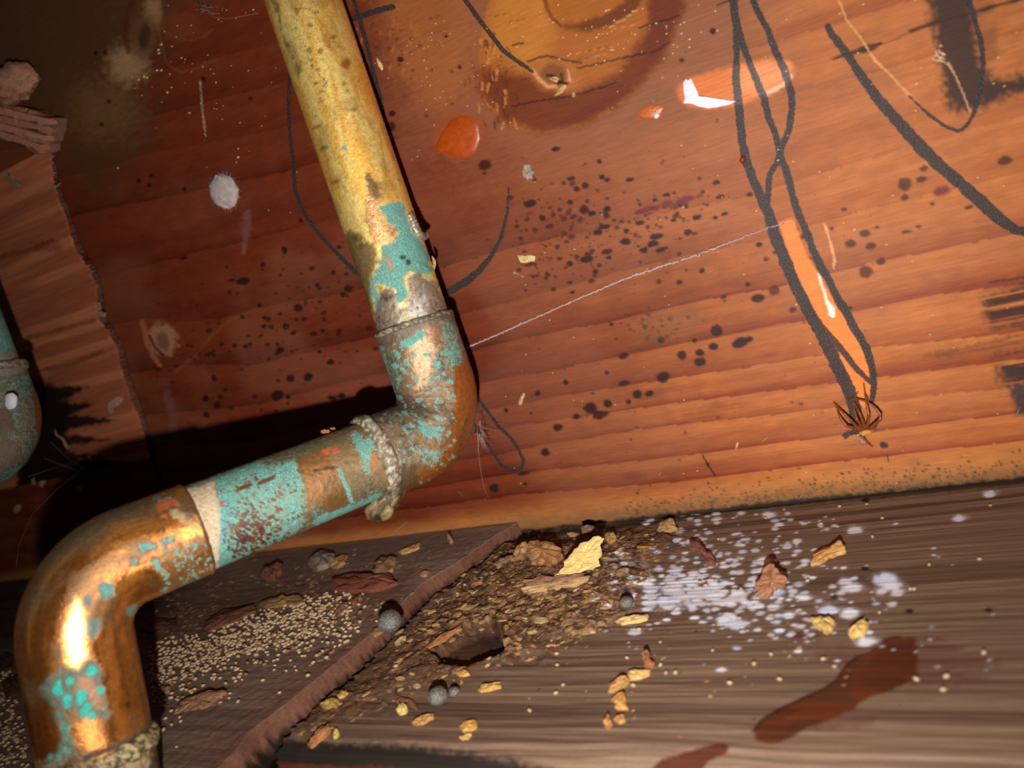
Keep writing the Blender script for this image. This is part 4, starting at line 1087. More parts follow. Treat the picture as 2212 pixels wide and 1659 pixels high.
def base_e2(S, th, n1, n2, n3):
    c = L(204, 130, 56)[None] + (L(140, 84, 36) - L(204, 130, 56))[None] * sstep(0.36, 0.64, n3)[:, None]
    return c * (0.88 + 0.24 * n2)[:, None]
def paint_e2(P):
    P.ch['met'][:] = 0.66; P.ch['rgh'][:] = 0.22; P.ch['pat'][:] = -0.35
    P.col += (L(122, 100, 72) - P.col) * (sstep(0.48, 0.66, P.n1) * 0.65)[:, None]; P.ch['rgh'] += sstep(0.48, 0.62, P.n1) * 0.25
    def q(pts): return [(a / 4, 830 + b / 4) for a, b in pts]
    def r(pts): return [(a / 4, 1244 + b / 4) for a, b in pts]
    P.poly(q([(250, 1700), (420, 1420), (700, 1200), (900, 1080), (1300, 950), (1500, 930), (1560, 1000), (1300, 1180), (1000, 1250), (900, 1350), (600, 1500), (420, 1640), (300, 1900)]), L(92, 78, 54), 0.92, 20, 14, met=0.3, rgh=0.45, pat=0.08)
    P.poly([(30, 1330), (70, 1290), (110, 1220), (60, 1240), (30, 1300), (30, 1420), (45, 1520), (60, 1500), (50, 1420)], L(110, 76, 44), 0.7, 10, 8, met=0.4, rgh=0.4)
    P.poly(q([(1230, 960), (1400, 920), (1500, 960), (1480, 1000), (1300, 1010)]), None, 0.8, 6, 8, pat=0.6)
    P.poly(q([(1340, 1040), (1420, 1000), (1520, 980), (1540, 1030), (1450, 1080), (1360, 1090)]), L(176, 84, 36), 0.9, 4, 5, met=0.2, rgh=0.6)
    P.poly(q([(1220, 1090), (1290, 1060), (1300, 1150), (1230, 1190), (1200, 1180)]), L(96, 52, 30), 0.85, 4, 6, met=0.2, rgh=0.6)
    P.poly(q([(1370, 1130), (1440, 1120), (1450, 1160), (1390, 1170)]), L(178, 92, 46), 0.85, 3, 4, met=0.2)
    P.poly(q([(1450, 1080), (1540, 1060), (1680, 1190), (1700, 1240), (1580, 1200), (1480, 1140)]), L(176, 160, 120), 0.75, 6, 10, met=0.15, rgh=0.6)
    P.poly(q([(1560, 1010), (1680, 1100), (1760, 1230), (1700, 1220), (1600, 1130)]), L(72, 66, 52), 0.8, 6, 8, met=0.15)
    P.poly(q([(1080, 1240), (1440, 1180), (1500, 1330), (1300, 1380), (1150, 1330)]), None, 0.6, 12, 16, pat=0.45)
    for pts in ([(1190, 1380), (1340, 1370), (1350, 1420), (1240, 1460), (1200, 1430)], [(1400, 1360), (1440, 1320), (1510, 1310), (1500, 1350), (1420, 1380)], [(1290, 1520), (1350, 1500), (1390, 1580), (1470, 1640), (1440, 1680), (1330, 1600)], [(1120, 1500), (1190, 1500), (1200, 1560), (1130, 1570)]):
        P.poly(q(pts), None, 0.95, 4, 5, pat=0.95, met=0.0)
    P.poly(q([(1380, 1560), (1560, 1420), (1780, 1500), (1820, 1640), (1780, 1860), (1500, 1880), (1380, 1780)]), L(150, 112, 62), 0.55, 14, 18, pat=0.38, met=0.4, rgh=0.5)
    for _ in range(120):
        a, b = random.uniform(1380, 1830), random.uniform(1380, 1900)
        P.blob(a / 4, 830 + b / 4, random.uniform(2, 6), random.uniform(2, 5), None, 0.85, 0.5, 0.3, 0.7, pat=0.9)
    for _ in range(90):
        a, b = random.uniform(1250, 1800), random.uniform(1150, 1650)
        P.blob(a / 4, 830 + b / 4, random.uniform(1.5, 4), random.uniform(2, 7), random.choice([L(120, 62, 32), L(180, 110, 60), L(96, 70, 50)]), 0.6, 0.3, 0.3, 0.6)
    # verdigris islands on the bright outer bend
    for pts, a in (([(860, 70), (980, 65), (985, 180), (900, 200), (860, 150)], 0.95), ([(1090, 280), (1180, 240), (1185, 310), (1130, 360), (1090, 330)], 0.7), ([(715, 190), (770, 170), (790, 250), (740, 260)], 0.6),
                   ([(725, 380), (850, 370), (890, 460), (800, 550), (720, 500)], 0.6)):
        P.poly(r(pts), L(92, 150, 150), a, 5, 5, pat=0.62, met=0.1, rgh=0.5)
    isl = [(630, 800), (720, 730), (800, 730), (870, 790), (890, 900), (860, 960), (900, 1050), (960, 1180), (930, 1240), (820, 1220), (700, 1200), (640, 1130), (560, 1150), (520, 1180), (440, 1100), (350, 1020), (340, 960), (420, 870), (520, 830)]
    P.poly(r(isl), L(108, 124, 110), 0.85, 8, 8, met=0.25, rgh=0.45, pat=0.12)
    P.poly(r([(690, 870), (800, 880), (850, 1000), (900, 1150), (820, 1160), (760, 1050), (700, 980), (640, 1000)]), L(200, 140, 100), 0.7, 10, 8, met=0.5, pat=0.0)
    for (a, b, s_) in ((790, 820, 11), (605, 910, 8), (490, 980, 10), (510, 925, 6), (710, 1030, 11), (580, 1060, 9), (870, 990, 8), (760, 1130, 9), (795, 1210, 8), (730, 1180, 9), (690, 1080, 8), (520, 1010, 7), (560, 1320, 9), (440, 1560, 7), (580, 1120, 6)):
        P.blob(a / 4, 1244 + b / 4, s_, s_, L(40, 215, 195), 0.95, 0, 0.35, 0.5, met=0.0, rgh=0.6, pat=-0.5)
    P.poly(r([(480, 1180), (560, 1160), (600, 1300), (640, 1420), (650, 1540), (560, 1560), (470, 1560), (520, 1400), (500, 1280)]), L(90, 140, 120), 0.8, 8, 8, pat=0.6, met=0.1)
    P.poly(r([(300, 1600), (440, 1560), (600, 1540), (560, 1660), (300, 1700)]), None, 0.8, 6, 8, pat=0.75, met=0.1)
    P.poly(r([(250, 880), (280, 760), (400, 620), (460, 580), (440, 680), (330, 800), (270, 900)]), L(104, 62, 28), 0.75, 6, 6, met=0.5)
    P.poly(r([(330, 1100), (430, 1150), (520, 1400), (470, 1560), (330, 1560), (230, 1350), (200, 1150)]), L(126, 68, 24), 0.7, 14, 10, met=0.6)
    P.poly(r([(1020, 560), (1130, 640), (1180, 900), (1250, 1100), (1200, 1180), (1060, 980), (1000, 700)]), L(112, 70, 32), 0.6, 16, 12, met=0.5)
    P.poly(r([(1150, 1340), (1250, 1250), (1330, 1050), (1360, 1300), (1300, 1360), (1180, 1420), (1000, 1480), (960, 1460)]), L(92, 88, 64), 0.8, 8, 8, met=0.3, rgh=0.5, pat=0.15)
    P.poly([(165, 1290), (185, 1330), (190, 1420), (165, 1445), (135, 1430), (140, 1350)], L(250, 190, 100), 0.8, 10, 8, met=0.85, rgh=0.16)  # highlight on the bend, painted as brighter, smoother copper
    P.blob(*r([(1105, 1110)])[0], 20, 22, L(150, 96, 30), 0.8, 0, 0.3, 0.4); P.blob(*r([(1105, 1115)])[0], 7, 8, L(92, 52, 16), 0.8, 0, 0.3, 0.4)
    P.blob(*r([(940, 1010)])[0], 4, 4, L(80, 48, 16), 0.8); P.blob(*r([(910, 880)])[0], 9, 14, L(90, 60, 34), 0.7, 0.3)
    P.stroke(r([(740, 1580), (860, 1520), (1000, 1480), (1180, 1400), (1290, 1340)]), 6, L(52, 46, 36), 0.85, rough=1, met=0.1)
finish_pipe('elbow_fitting', path, sc2, se2, (lambda f: (lambda q: f(q) - 0.0003))(elbow_rad(sc2, se2)), pipe, base_e2, paint_e2, nth=190, label='bright copper elbow fitting at the lower bend')

def paint_low(P):
    P.ch['met'][:] = 0.25; P.ch['rgh'][:] = 0.55
    P.col[:] = L(96, 80, 56)
    def r(pts): return [(a / 4, 1244 + b / 4) for a, b in pts]
    P.poly(r([(460, 1640), (560, 1600), (760, 1620), (900, 1560), (1100, 1480), (1290, 1340), (1300, 1400), (1270, 1800), (440, 1900)]), L(196, 170, 120), 0.95, 7, 12, met=0.05)
    for _ in range(120):
        P.blob(random.uniform(110, 330), random.uniform(1600, 1690), random.uniform(3, 9), random.uniform(3, 9), random.choice([L(230, 216, 176), L(200, 160, 90), L(196, 190, 186), L(86, 74, 52), L(60, 52, 40)]), 0.75, 0.4, 0.3, 0.7)
finish_pipe('lower_tube', path, se2 - 0.003, path.s[-1], RT + 0.0006, pipe, base_e2, paint_low, disp=rough_d(0.0011, 300, 5), label='lower tube smeared with pale solder')

def lump_ring(name, tube, s, R, r, mat_fn, amp, seed, label, parent, nth=170, nph=26, stretch=1.0):
    c, T, N, B = (tube.at(s, a) for a in (tube.p, tube.T, tube.N, tube.B))
    th = np.linspace(0, 2 * math.pi, nth, endpoint=False); ph = np.linspace(0, 2 * math.pi, nph, endpoint=False)
    a, b = np.meshgrid(th, ph, indexing='ij')
    nz = fbm(np.cos(a) * 7 + np.cos(b) * 0.7, np.sin(a) * 7 + np.sin(b) * 0.7, seed, 4)
    rr = r * (0.55 + amp * nz)
    d = N * np.cos(a)[..., None] + B * np.sin(a)[..., None]
    V = c + d * (R + rr * np.cos(b))[..., None] + T * (rr * np.sin(b) * stretch)[..., None]
    V = V.reshape(-1, 3)
    i = np.arange(nth * nph).reshape(nth, nph)
    Fq = np.stack([i, np.roll(i, -1, 0), np.roll(np.roll(i, -1, 0), -1, 1), np.roll(i, -1, 1)], -1).reshape(-1, 4)
    x, y, _ = proj(V)
    col = mat_fn(a.ravel(), nz.ravel(), fbm(x / 5, y / 5, seed + 9, 3))
    P = Paint(x, y, col); P.chan('met', 0.25); P.chan('rgh', 0.48); P.chan('pat', -0.25)
    o = mesh_obj(name, V, Fq[:, ::-1], M_PIPE, parent, P.col, P.ch)
    o['label'] = label
    return o
def solder_col(a, n, m):
    c = L(118, 104, 82)[None] + (L(200, 190, 168) - L(118, 104, 82))[None] * sstep(0.42, 0.7, m)[:, None]
    return c + (L(62, 50, 36) - c) * sstep(0.58, 0.75, n)[:, None] * 0.6
lump_ring('solder_ring', path, srg + 0.0006, RE - 0.0003, 0.00135, solder_col, 0.9, 5, 'pale lumpy solder ring', pipe, stretch=1.5)
lump_ring('solder_ring', path, sc1 - 0.0004, RT + 0.0005, 0.0010, lambda a, n, m: L(96, 84, 66)[None] + (L(170, 158, 132) - L(96, 84, 66))[None] * sstep(0.4, 0.7, m)[:, None], 0.8, 6, 'dull grey solder ring', pipe)
lump_ring('solder_ring', path, sc2 + 0.0002, RE - 0.0010, 0.0007, lambda a, n, m: L(64, 54, 40)[None] + (L(120, 104, 80) - L(64, 54, 40))[None] * m[:, None], 0.5, 7, 'dark solder ring', pipe)
lump_ring('solder_ring', path, se2 + 0.0004, RE - 0.0006, 0.0016, lambda a, n, m: L(92, 78, 56)[None] + (L(214, 192, 140) - L(92, 78, 56))[None] * sstep(0.4, 0.65, m)[:, None], 1.0, 8, 'broad tan solder ring', pipe, stretch=1.3)

def lump(name, centre, axes, mat, colfn, amp=0.3, seed=1, nu=28, nv=18, parent=None, fr=2.2, ch=None):
    """a knobbly closed lump with semi-axes given as three vectors"""
    a = np.linspace(0, 2 * math.pi, nu, endpoint=False); b = np.linspace(0, math.pi, nv)
    A, B_ = np.meshgrid(a, b, indexing='ij')
    d = np.stack([np.cos(A) * np.sin(B_), np.sin(A) * np.sin(B_), np.cos(B_)], -1)
    n = fbm(d[..., 0] * fr + d[..., 2] * fr * 0.7 + 9, d[..., 1] * fr - d[..., 2] * fr * 0.6 + 5, seed, 3)
    rr = 1 + (n - 0.5) * 2 * amp
    V = np.asarray(centre) + (d * rr[..., None]) @ np.asarray(axes)
    i = np.arange(nu * nv).reshape(nu, nv); j = np.roll(i, -1, 0)
    Fq = np.stack([i[:, :-1], i[:, 1:], j[:, 1:], j[:, :-1]], -1).reshape(-1, 4)
    col = colfn(n.ravel(), d.reshape(-1, 3))
    chs = {k: np.full(nu * nv, v) for k, v in (ch or {}).items()}
    return mesh_obj(name, V.reshape(-1, 3), Fq, mat, parent, col, chs)
# drip of solder hanging under the ring
bp = path.at(srg, path.p)
dr_top = on_plane(846, 1058, bp, RC[:, 2]); dr = on_plane(826, 1094, bp, RC[:, 2])
ax = np.array([(RC[:, 0] * 0.0046 - RC[:, 1] * 0.0018), (RC[:, 2] * 0.0042), (RC[:, 1] * 0.0036 + RC[:, 0] * 0.001)])
dcol = lambda n, d: (L(74, 60, 38)[None] + (L(150, 128, 84) - L(74, 60, 38))[None] * sstep(0.5, 0.7, n)[:, None])
o = lump('solder_drip', dr, ax, M_PIPE, dcol, 0.28, 21, 40, 26, pipe, 3.0, {'met': 0.3, 'rgh': 0.35, 'pat': -0.4})
o['label'] = 'blob of solder hanging under the joint'
ax2 = np.array([(RC[:, 0] * 0.0030), (RC[:, 2] * 0.0040), (RC[:, 1] * 0.0062 - RC[:, 0] * 0.003)])
o = lump('solder_drip', on_plane(852, 1062, bp, RC[:, 2]), ax2, M_PIPE, dcol, 0.3, 22, 36, 24, pipe, 3.0, {'met': 0.3, 'rgh': 0.4, 'pat': -0.4})
o['label'] = 'neck of the solder drip'

# ---- second pipe at the left edge
D1 = at_depth(30, 962, 0.268)
upl = up / np.linalg.norm(up)
B0 = D1 + upl * 0.26
B2 = D1 + (C2 - C1) / np.linalg.norm(C2 - C1) * 0.05 + np.array([-0.035, 0.0, -0.004])
p2 = Tube(*fillet_path([B0, D1, B2, B2 + np.array([0, 0, -0.06])], [0.0150, 0.0150]))
sj = p2.s_at(8, 795)
pipe2 = empty('copper_pipe', (0, 0, 0))
tag(pipe2, 'turquoise corroded copper pipe partly cut off by the left edge of the picture', 'pipe')
def base_l(S, th, n1, n2, n3):
    c = L(112, 96, 70)[None] + (L(86, 70, 52) - L(112, 96, 70))[None] * sstep(0.4, 0.6, n1)[:, None]
    return c * (0.85 + 0.3 * n2)[:, None]
def paint_l(P):
    P.ch['met'][:] = 0.2; P.ch['rgh'][:] = 0.55
    P.ch['pat'] += 0.52 + (P.n1 - 0.5) * 0.9
    P.poly([(-60, 690), (30, 690), (58, 760), (0, 770), (-60, 760)], L(30, 130, 140), 0.8, 8, 8, pat=0.9)
    P.poly([(-60, 765), (60, 755), (75, 800), (20, 815), (-60, 815)], L(150, 140, 124), 0.9, 8, 8, pat=-0.1)
    P.poly([(-60, 880), (20, 880), (30, 930), (-60, 960)], L(110, 84, 66), 0.7, 10, 10, pat=0.0)
    P.poly([(-60, 960), (40, 960), (50, 1000), (-60, 1040)], L(128, 112, 96), 0.7, 10, 10, pat=0.1)
    P.poly([(72, 830), (90, 820), (95, 950), (85, 970)], L(150, 78, 36), 0.9, 4, 3, pat=-0.3)
finish_pipe('riser_tube', p2, 0.0, sj + 0.002, RT, pipe2, base_l, paint_l, 90, 0.0007)
s_end2 = sj + 0.032
finish_pipe('elbow_fitting', p2, sj, s_end2, elbow_rad(sj, s_end2), pipe2, base_l, paint_l, 100, 0.0006, rough_d(0.0005))
finish_pipe('lower_tube', p2, s_end2 - 0.002, p2.s[-1], RT, pipe2, base_l, paint_l, 90, 0.0008)
lump_ring('solder_ring', p2, sj, RE - 0.0004, 0.0016, solder_col, 0.9, 15, 'grey solder ring', pipe2, 90, 16)
o = lump('solder_drip', on_plane(24, 866, p2.at(sj + 0.006, p2.p) - RC[:, 2] * 0.0125, RC[:, 2]), np.array([RC[:, 0] * 0.0022, RC[:, 2] * 0.0012, RC[:, 1] * 0.0028]), M_FUZZ,
         lambda n, d: np.tile(L(225, 225, 235), (len(n), 1)), 0.25, 31, 20, 14, pipe2)
o['label'] = 'white crust spot'

# ================================================================== LOOSE THINGS
def chip_mesh(name, top, n, thick, colr, var=0.25, rough=0.5, seed=0, sub=2):
    """a splinter of wood: ragged outline (points in its own top plane), rough top, real thickness along -n"""
    r = random.Random(seed)
    T = []
    m = len(top)
    size = np.max(np.ptp(np.array(top), axis=0))
    for i in range(m):
        a, b = np.array(top[i]), np.array(top[(i + 1) % m])
        T.append(a)
        for k in range(1, sub):
            p = a + (b - a) * (k / sub)
            e = np.cross(b - a, n); e /= (np.linalg.norm(e) + 1e-12)
            T.append(p + e * r.uniform(-1, 1) * 0.15 * np.linalg.norm(b - a))
    T = np.array(T); N = len(T)
    c = T.mean(0)
    outer = T - n * thick * np.array([r.uniform(0.0, 0.35) for _ in range(N)])[:, None]
    ring = c + (T - c) * 0.72 + n * thick * rough * np.array([r.uniform(-0.6, 0.6) for _ in range(N)])[:, None]
    ring2 = c + (T - c) * 0.36 + n * thick * rough * np.array([r.uniform(-0.6, 0.8) for _ in range(N)])[:, None]
    bot = c + (T - c) * 0.93 - n * thick
    V = np.vstack([outer, ring, ring2, [c + n * thick * rough * 0.3], bot])
    nrm = np.zeros(3)
    for i in range(N):
        nrm += np.cross(T[i] - c, T[(i + 1) % N] - c)
    flip = np.dot(nrm, n) < 0
    Fs = []
    for i in range(N):
        j = (i + 1) % N
        Fs += [(i, j, N + j, N + i), (N + i, N + j, 2 * N + j, 2 * N + i), (2 * N + i, 2 * N + j, 3 * N), (3 * N + 1 + i, 3 * N + 1 + j, j, i)]
    Fs.append(tuple(3 * N + 1 + i for i in range(N - 1, -1, -1)))
    if flip:
        Fs = [f[::-1] for f in Fs]
    colr = np.asarray(colr, float); colr = (colr * 0.88 + colr.mean() * 0.12) * 0.78
    cc = np.tile(colr, (len(V), 1)) * np.array([r.uniform(1 - var, 1 + var) for _ in range(len(V))])[:, None]
    org = c - n * thick
    o = mesh_obj(name, V - org, Fs, M_CHIP, None, cc, smooth=False)
    o.location = org
    return o

UP = np.array([0, 0, 1.0])
def floor_chip(pts, colr, label, thick=0.0008, tilt=0.0, name='wood_chip', cat='wood chip', yaw=0.0, group=None, var=0.25, rough=0.5, sub=2):
    base = max(pts, key=lambda p: p[1])
    z = 0.0
    for _ in range(3):
        p0 = on_floor(base[0], base[1], z); z = floor_h(p0[0], p0[1])
    cx_, cy_ = np.mean([p[0] for p in pts]), np.mean([p[1] for p in pts])
    pc = on_floor(cx_, cy_, z)
    if tilt == 0.0:
        z = max(z, floor_h(pc[0], pc[1]))
    n = np.array([math.sin(yaw) * math.sin(tilt), -math.cos(yaw) * math.sin(tilt), math.cos(tilt)])
    p0 = on_floor(base[0], base[1], z + thick * (0.9 if tilt == 0 else 0.5))
    o = chip_mesh(name, [on_plane(x, y, p0, n) for x, y in pts], n, thick, colr, var, rough, int(cx_ * 7 + cy_), sub)
    return tag(o, label, cat, group)

PALE, TAN, TANB, RUST, YEL, BRN = L(232, 200, 140), L(188, 142, 90), L(160, 108, 66), L(126, 74, 50), L(226, 184, 98), L(104, 66, 48)
floor_chip([(1292, 1157), (1305, 1162), (1296, 1178), (1300, 1196), (1292, 1208), (1297, 1222), (1270, 1230), (1245, 1238), (1215, 1247), (1192, 1246), (1210, 1230), (1226, 1206), (1240, 1186), (1262, 1170)], L(255, 214, 122), 'largest pale wood chip, standing tilted in the debris with a toothed edge', 0.0007, 0.75, sub=3, var=0.14, rough=0.4)
floor_chip([(1110, 1182), (1124, 1170), (1136, 1170), (1139, 1186), (1130, 1202), (1114, 1205), (1107, 1196)], TAN, 'blocky tan wood chip at the rear left of the debris heap', 0.0022, 0.35)
floor_chip([(1137, 1174), (1160, 1163), (1185, 1170), (1205, 1180), (1215, 1196), (1202, 1214), (1170, 1216), (1146, 1208), (1135, 1194)], L(186, 126, 72), 'broad brown wood chip beside the blocky one behind the tallest pale chip', 0.0022, 0.3, sub=3)
floor_chip([(1254, 1138), (1266, 1132), (1290, 1140), (1298, 1150), (1282, 1158), (1262, 1168), (1250, 1172), (1258, 1156)], L(150, 112, 92), 'grey-brown torn wood chip leaning on the wall seam', 0.0012, 0.5)
floor_chip([(1306, 1152), (1318, 1146), (1328, 1152), (1329, 1166), (1318, 1173), (1308, 1166)], L(190, 150, 84), 'small square tan wood chip behind the debris heap', 0.0014, 0.2)
floor_chip([(1418, 1146), (1424, 1128), (1438, 1120), (1454, 1118), (1458, 1130), (1464, 1140), (1444, 1147), (1428, 1150)], TAN, 'tan wood chip close under the back board seam', 0.0014, 0.3)
floor_chip([(1408, 1160), (1430, 1148), (1452, 1160), (1458, 1176), (1440, 1172), (1420, 1166)], BRN, 'dark fibrous wood splinter under the chip at the seam', 0.0010, 0.2)
floor_chip([(1487, 1176), (1494, 1168), (1512, 1172), (1524, 1188), (1544, 1208), (1544, 1222), (1528, 1222), (1508, 1198), (1490, 1186)], L(140, 86, 66), 'reddish brown angular wood shard among white mould', 0.0012, 0.25)
c7 = floor_chip([(1754, 1208), (1762, 1196), (1786, 1184), (1806, 1172), (1812, 1164), (1820, 1176), (1828, 1190), (1806, 1197), (1784, 1206), (1760, 1220), (1752, 1222)], L(226, 172, 92), 'yellow split wood chip lying alone on the right plank', 0.0010, 0.3, sub=3)
for k_, (a, b) in enumerate((((1758, 1206), (1810, 1178)), ((1756, 1200), (1792, 1184)), ((1766, 1212), (1812, 1190)))):
    q0 = on_plane(*a, c7.location + Vector((0, 0, 0.0014)), np.array([0, -math.sin(0.3), math.cos(0.3)])); q1 = on_plane(*b, c7.location + Vector((0, 0, 0.0014)), np.array([0, -math.sin(0.3), math.cos(0.3)]))
    wv = np.array([0, 0.00025, 0.00008])
    sp_ = mesh_obj('splinter', np.array([q0 - wv, q1 - wv * 0.4, q1 + wv * 0.4, q0 + wv, (q0 + q1) / 2 + np.array([0, -0.0001, 0.0004])]) - np.array(c7.location), [(0, 1, 4), (1, 2, 4), (2, 3, 4), (3, 0, 4), (3, 2, 1, 0)], M_CHIP, c7, np.tile(L(188, 120, 52), (5, 1)), smooth=False)
floor_chip([(1630, 1284), (1634, 1256), (1646, 1238), (1662, 1216), (1672, 1218), (1682, 1236), (1700, 1250), (1690, 1264), (1678, 1264), (1668, 1278), (1656, 1292), (1640, 1290)], L(180, 120, 82), 'rusty brown curled wood shard with a mouldy rim right of the mould patch', 0.0016, 0.55, sub=3)
floor_chip([(1750, 1332), (1762, 1328), (1778, 1331), (1794, 1330), (1802, 1340), (1796, 1354), (1786, 1362), (1772, 1352), (1758, 1346)], YEL, 'bright yellow crumbly wood chip, left of a pair on the right plank', 0.0016)
floor_chip([(1832, 1367), (1842, 1352), (1858, 1338), (1868, 1328), (1876, 1344), (1868, 1358), (1852, 1366), (1838, 1371)], YEL, 'bright yellow crumbly wood chip, right of a pair on the right plank', 0.0016)
floor_chip([(1327, 1340), (1340, 1332), (1370, 1327), (1398, 1325), (1399, 1334), (1372, 1341), (1340, 1346)], L(240, 200, 120), 'long pale wood sliver below the small grey ball', 0.0009)
floor_chip([(1354, 1457), (1358, 1448), (1380, 1444), (1404, 1446), (1402, 1454), (1380, 1464), (1360, 1468)], L(226, 178, 96), 'pale wood chip at the top of a bent string of crumbs', 0.0011, 0.2)
floor_chip([(1312, 1494), (1316, 1476), (1332, 1462), (1352, 1458), (1358, 1466), (1342, 1480), (1324, 1494)], L(206, 150, 78), 'tan wood chip in the middle of a bent string of crumbs', 0.0013, 0.2)
floor_chip([(1318, 1506), (1330, 1494), (1350, 1494), (1352, 1508), (1344, 1520), (1328, 1516)], L(206, 142, 66), 'honey coloured wood crumb low in a bent string of crumbs', 0.0013)
floor_chip([(1326, 1524), (1346, 1510), (1350, 1518), (1356, 1528), (1340, 1526)], L(214, 158, 76), 'lowest yellow wood crumb in a bent string of crumbs', 0.0010)
floor_chip([(1390, 1440), (1388, 1420), (1389, 1404), (1398, 1402), (1402, 1420), (1413, 1430), (1412, 1442), (1398, 1446)], L(170, 104, 54), 'upright rusty wood splinter above the bent string of crumbs', 0.0010, 0.45)
floor_chip([(1303, 1560), (1306, 1545), (1316, 1542), (1320, 1556), (1314, 1566)], L(202, 140, 66), 'rounded honey wood crumb on the right plank below the string of crumbs', 0.0014)
floor_chip([(1324, 1552), (1330, 1544), (1348, 1542), (1350, 1552), (1336, 1558)], L(196, 138, 70), 'ragged honey wood crumb next to the rounded one', 0.0009)
floor_chip([(662, 1606), (672, 1592), (693, 1566), (708, 1561), (712, 1570), (696, 1586), (678, 1601), (668, 1608)], L(190, 122, 58), 'long orange-brown wood sliver at the front of the debris', 0.0016)
floor_chip([(719, 1594), (720, 1580), (726, 1572), (730, 1578), (727, 1590)], L(226, 192, 76), 'small yellow upright wood crumb beside the long sliver', 0.0012, 0.3)
floor_chip([(992, 1568), (1002, 1558), (1026, 1552), (1029, 1566), (1014, 1574), (998, 1577)], L(220, 160, 62), 'orange wood flake on dark wood at the front', 0.0010)
floor_chip([(991, 1592), (1008, 1582), (1018, 1584), (1010, 1594), (996, 1595)], L(214, 170, 90), 'small tan wood flake just below the orange flake', 0.0007)
floor_chip([(1030, 1488), (1040, 1478), (1064, 1475), (1081, 1471), (1082, 1480), (1060, 1487), (1036, 1491)], L(214, 162, 80), 'long tan wood sliver right of the two grey balls', 0.0010)
floor_chip([(887, 1558), (900, 1550), (920, 1541), (937, 1538), (936, 1548), (918, 1558), (898, 1563)], L(200, 144, 66), 'thin tan wood sliver below the two grey balls', 0.0009)
floor_chip([(854, 1532), (862, 1520), (872, 1516), (879, 1522), (874, 1534), (862, 1538)], L(236, 196, 108), 'pale yellow wood crumb in a rusty ring', 0.0014)
floor_chip([(850, 1512), (862, 1504), (884, 1508), (898, 1520), (902, 1530), (890, 1526), (874, 1514), (858, 1516)], L(150, 96, 48), 'curved rusty wood flake around the pale yellow crumb', 0.0008)
floor_chip([(690, 1520), (704, 1510), (722, 1504), (732, 1512), (726, 1522), (704, 1524)], L(186, 146, 66), 'mossy yellow wood crumb near the gap between planks', 0.0016)
floor_chip([(726, 1500), (736, 1490), (748, 1488), (752, 1496), (742, 1503), (730, 1505)], L(206, 158, 70), 'yellow wood crumb behind the mossy one', 0.0012)
floor_chip([(800, 1366), (812, 1352), (826, 1348), (832, 1356), (818, 1366), (806, 1372)], L(180, 120, 70), 'tan wood flake wedged below the dark grey ball', 0.0010)
floor_chip([(918, 1394), (940, 1378), (970, 1362), (996, 1350), (998, 1356), (972, 1370), (944, 1388), (922, 1398)], L(184, 120, 66), 'long thin wood splinter along the dark hollow', 0.0009)
floor_chip([(985, 1455), (996, 1446), (1010, 1448), (1014, 1454), (1000, 1458)], L(220, 160, 70), 'orange wood flake under the dark hollow', 0.0008)
floor_chip([(1124, 1270), (1150, 1258), (1200, 1256), (1240, 1246), (1275, 1242), (1270, 1252), (1220, 1266), (1160, 1276), (1130, 1278)], L(210, 164, 106), 'long layered pale wood splinter under the tallest chip', 0.0011, 0.2)
floor_chip([(1130, 1252), (1170, 1242), (1230, 1240), (1262, 1238), (1230, 1252), (1160, 1262), (1134, 1262)], L(166, 118, 86), 'brown layered wood splinter behind the pale one', 0.0012, 0.2)
# on the left plank
floor_chip([(374, 1541), (386, 1518), (404, 1506), (428, 1497), (460, 1490), (488, 1492), (464, 1508), (444, 1524), (412, 1531), (390, 1534)], L(172, 122, 82), 'large tan curled wood flake among the pellets on the left plank', 0.0013, 0.15, sub=3)
floor_chip([(338, 1486), (350, 1481), (367, 1482), (365, 1492), (346, 1495)], L(206, 160, 108), 'pale wood chip beside the lower elbow of the pipe', 0.0010)
floor_chip([(306, 1350), (330, 1338), (362, 1336), (380, 1346), (370, 1358), (330, 1362), (310, 1360)], L(122, 66, 46), 'reddish wood shard beside the inner bend of the pipe', 0.0016)
floor_chip([(438, 1352), (456, 1330), (484, 1312), (548, 1304), (552, 1316), (520, 1330), (476, 1348), (448, 1360)], L(128, 76, 54), 'reddish brown wood slab under the short pipe', 0.0018)
floor_chip([(560, 1238), (566, 1226), (590, 1212), (606, 1212), (606, 1228), (592, 1244), (570, 1246)], L(150, 92, 70), 'smooth reddish wood lump behind the short pipe', 0.0024)
floor_chip([(714, 1262), (716, 1244), (760, 1236), (820, 1235), (846, 1240), (858, 1254), (830, 1266), (780, 1272), (730, 1272)], L(150, 78, 56), 'broad reddish wood slab lying behind the grey ball', 0.0020)
floor_chip([(556, 1304), (572, 1293), (610, 1283), (646, 1284), (656, 1294), (636, 1303), (592, 1308)], L(172, 128, 70), 'yellow-brown flat wood chip at the edge of the pellet drift', 0.0014)
floor_chip([(720, 1324), (728, 1308), (744, 1298), (750, 1306), (740, 1316), (728, 1328)], L(160, 100, 76), 'pinkish wood chip on the left plank above the sawn side', 0.0012)
floor_chip([(756, 1298), (766, 1288), (780, 1282), (782, 1290), (770, 1300), (760, 1303)], L(150, 92, 66), 'small rusty wood chip behind the pinkish one', 0.0012)
floor_chip([(802, 1230), (806, 1212), (822, 1202), (848, 1198), (854, 1210), (848, 1226), (826, 1234)], L(176, 132, 82), 'tan crumbly wood chip below the solder drip', 0.0020)
floor_chip([(860, 1192), (872, 1184), (896, 1176), (908, 1170), (906, 1180), (884, 1190), (866, 1195)], L(206, 164, 80), 'yellow wood sliver near the wall seam', 0.0010)
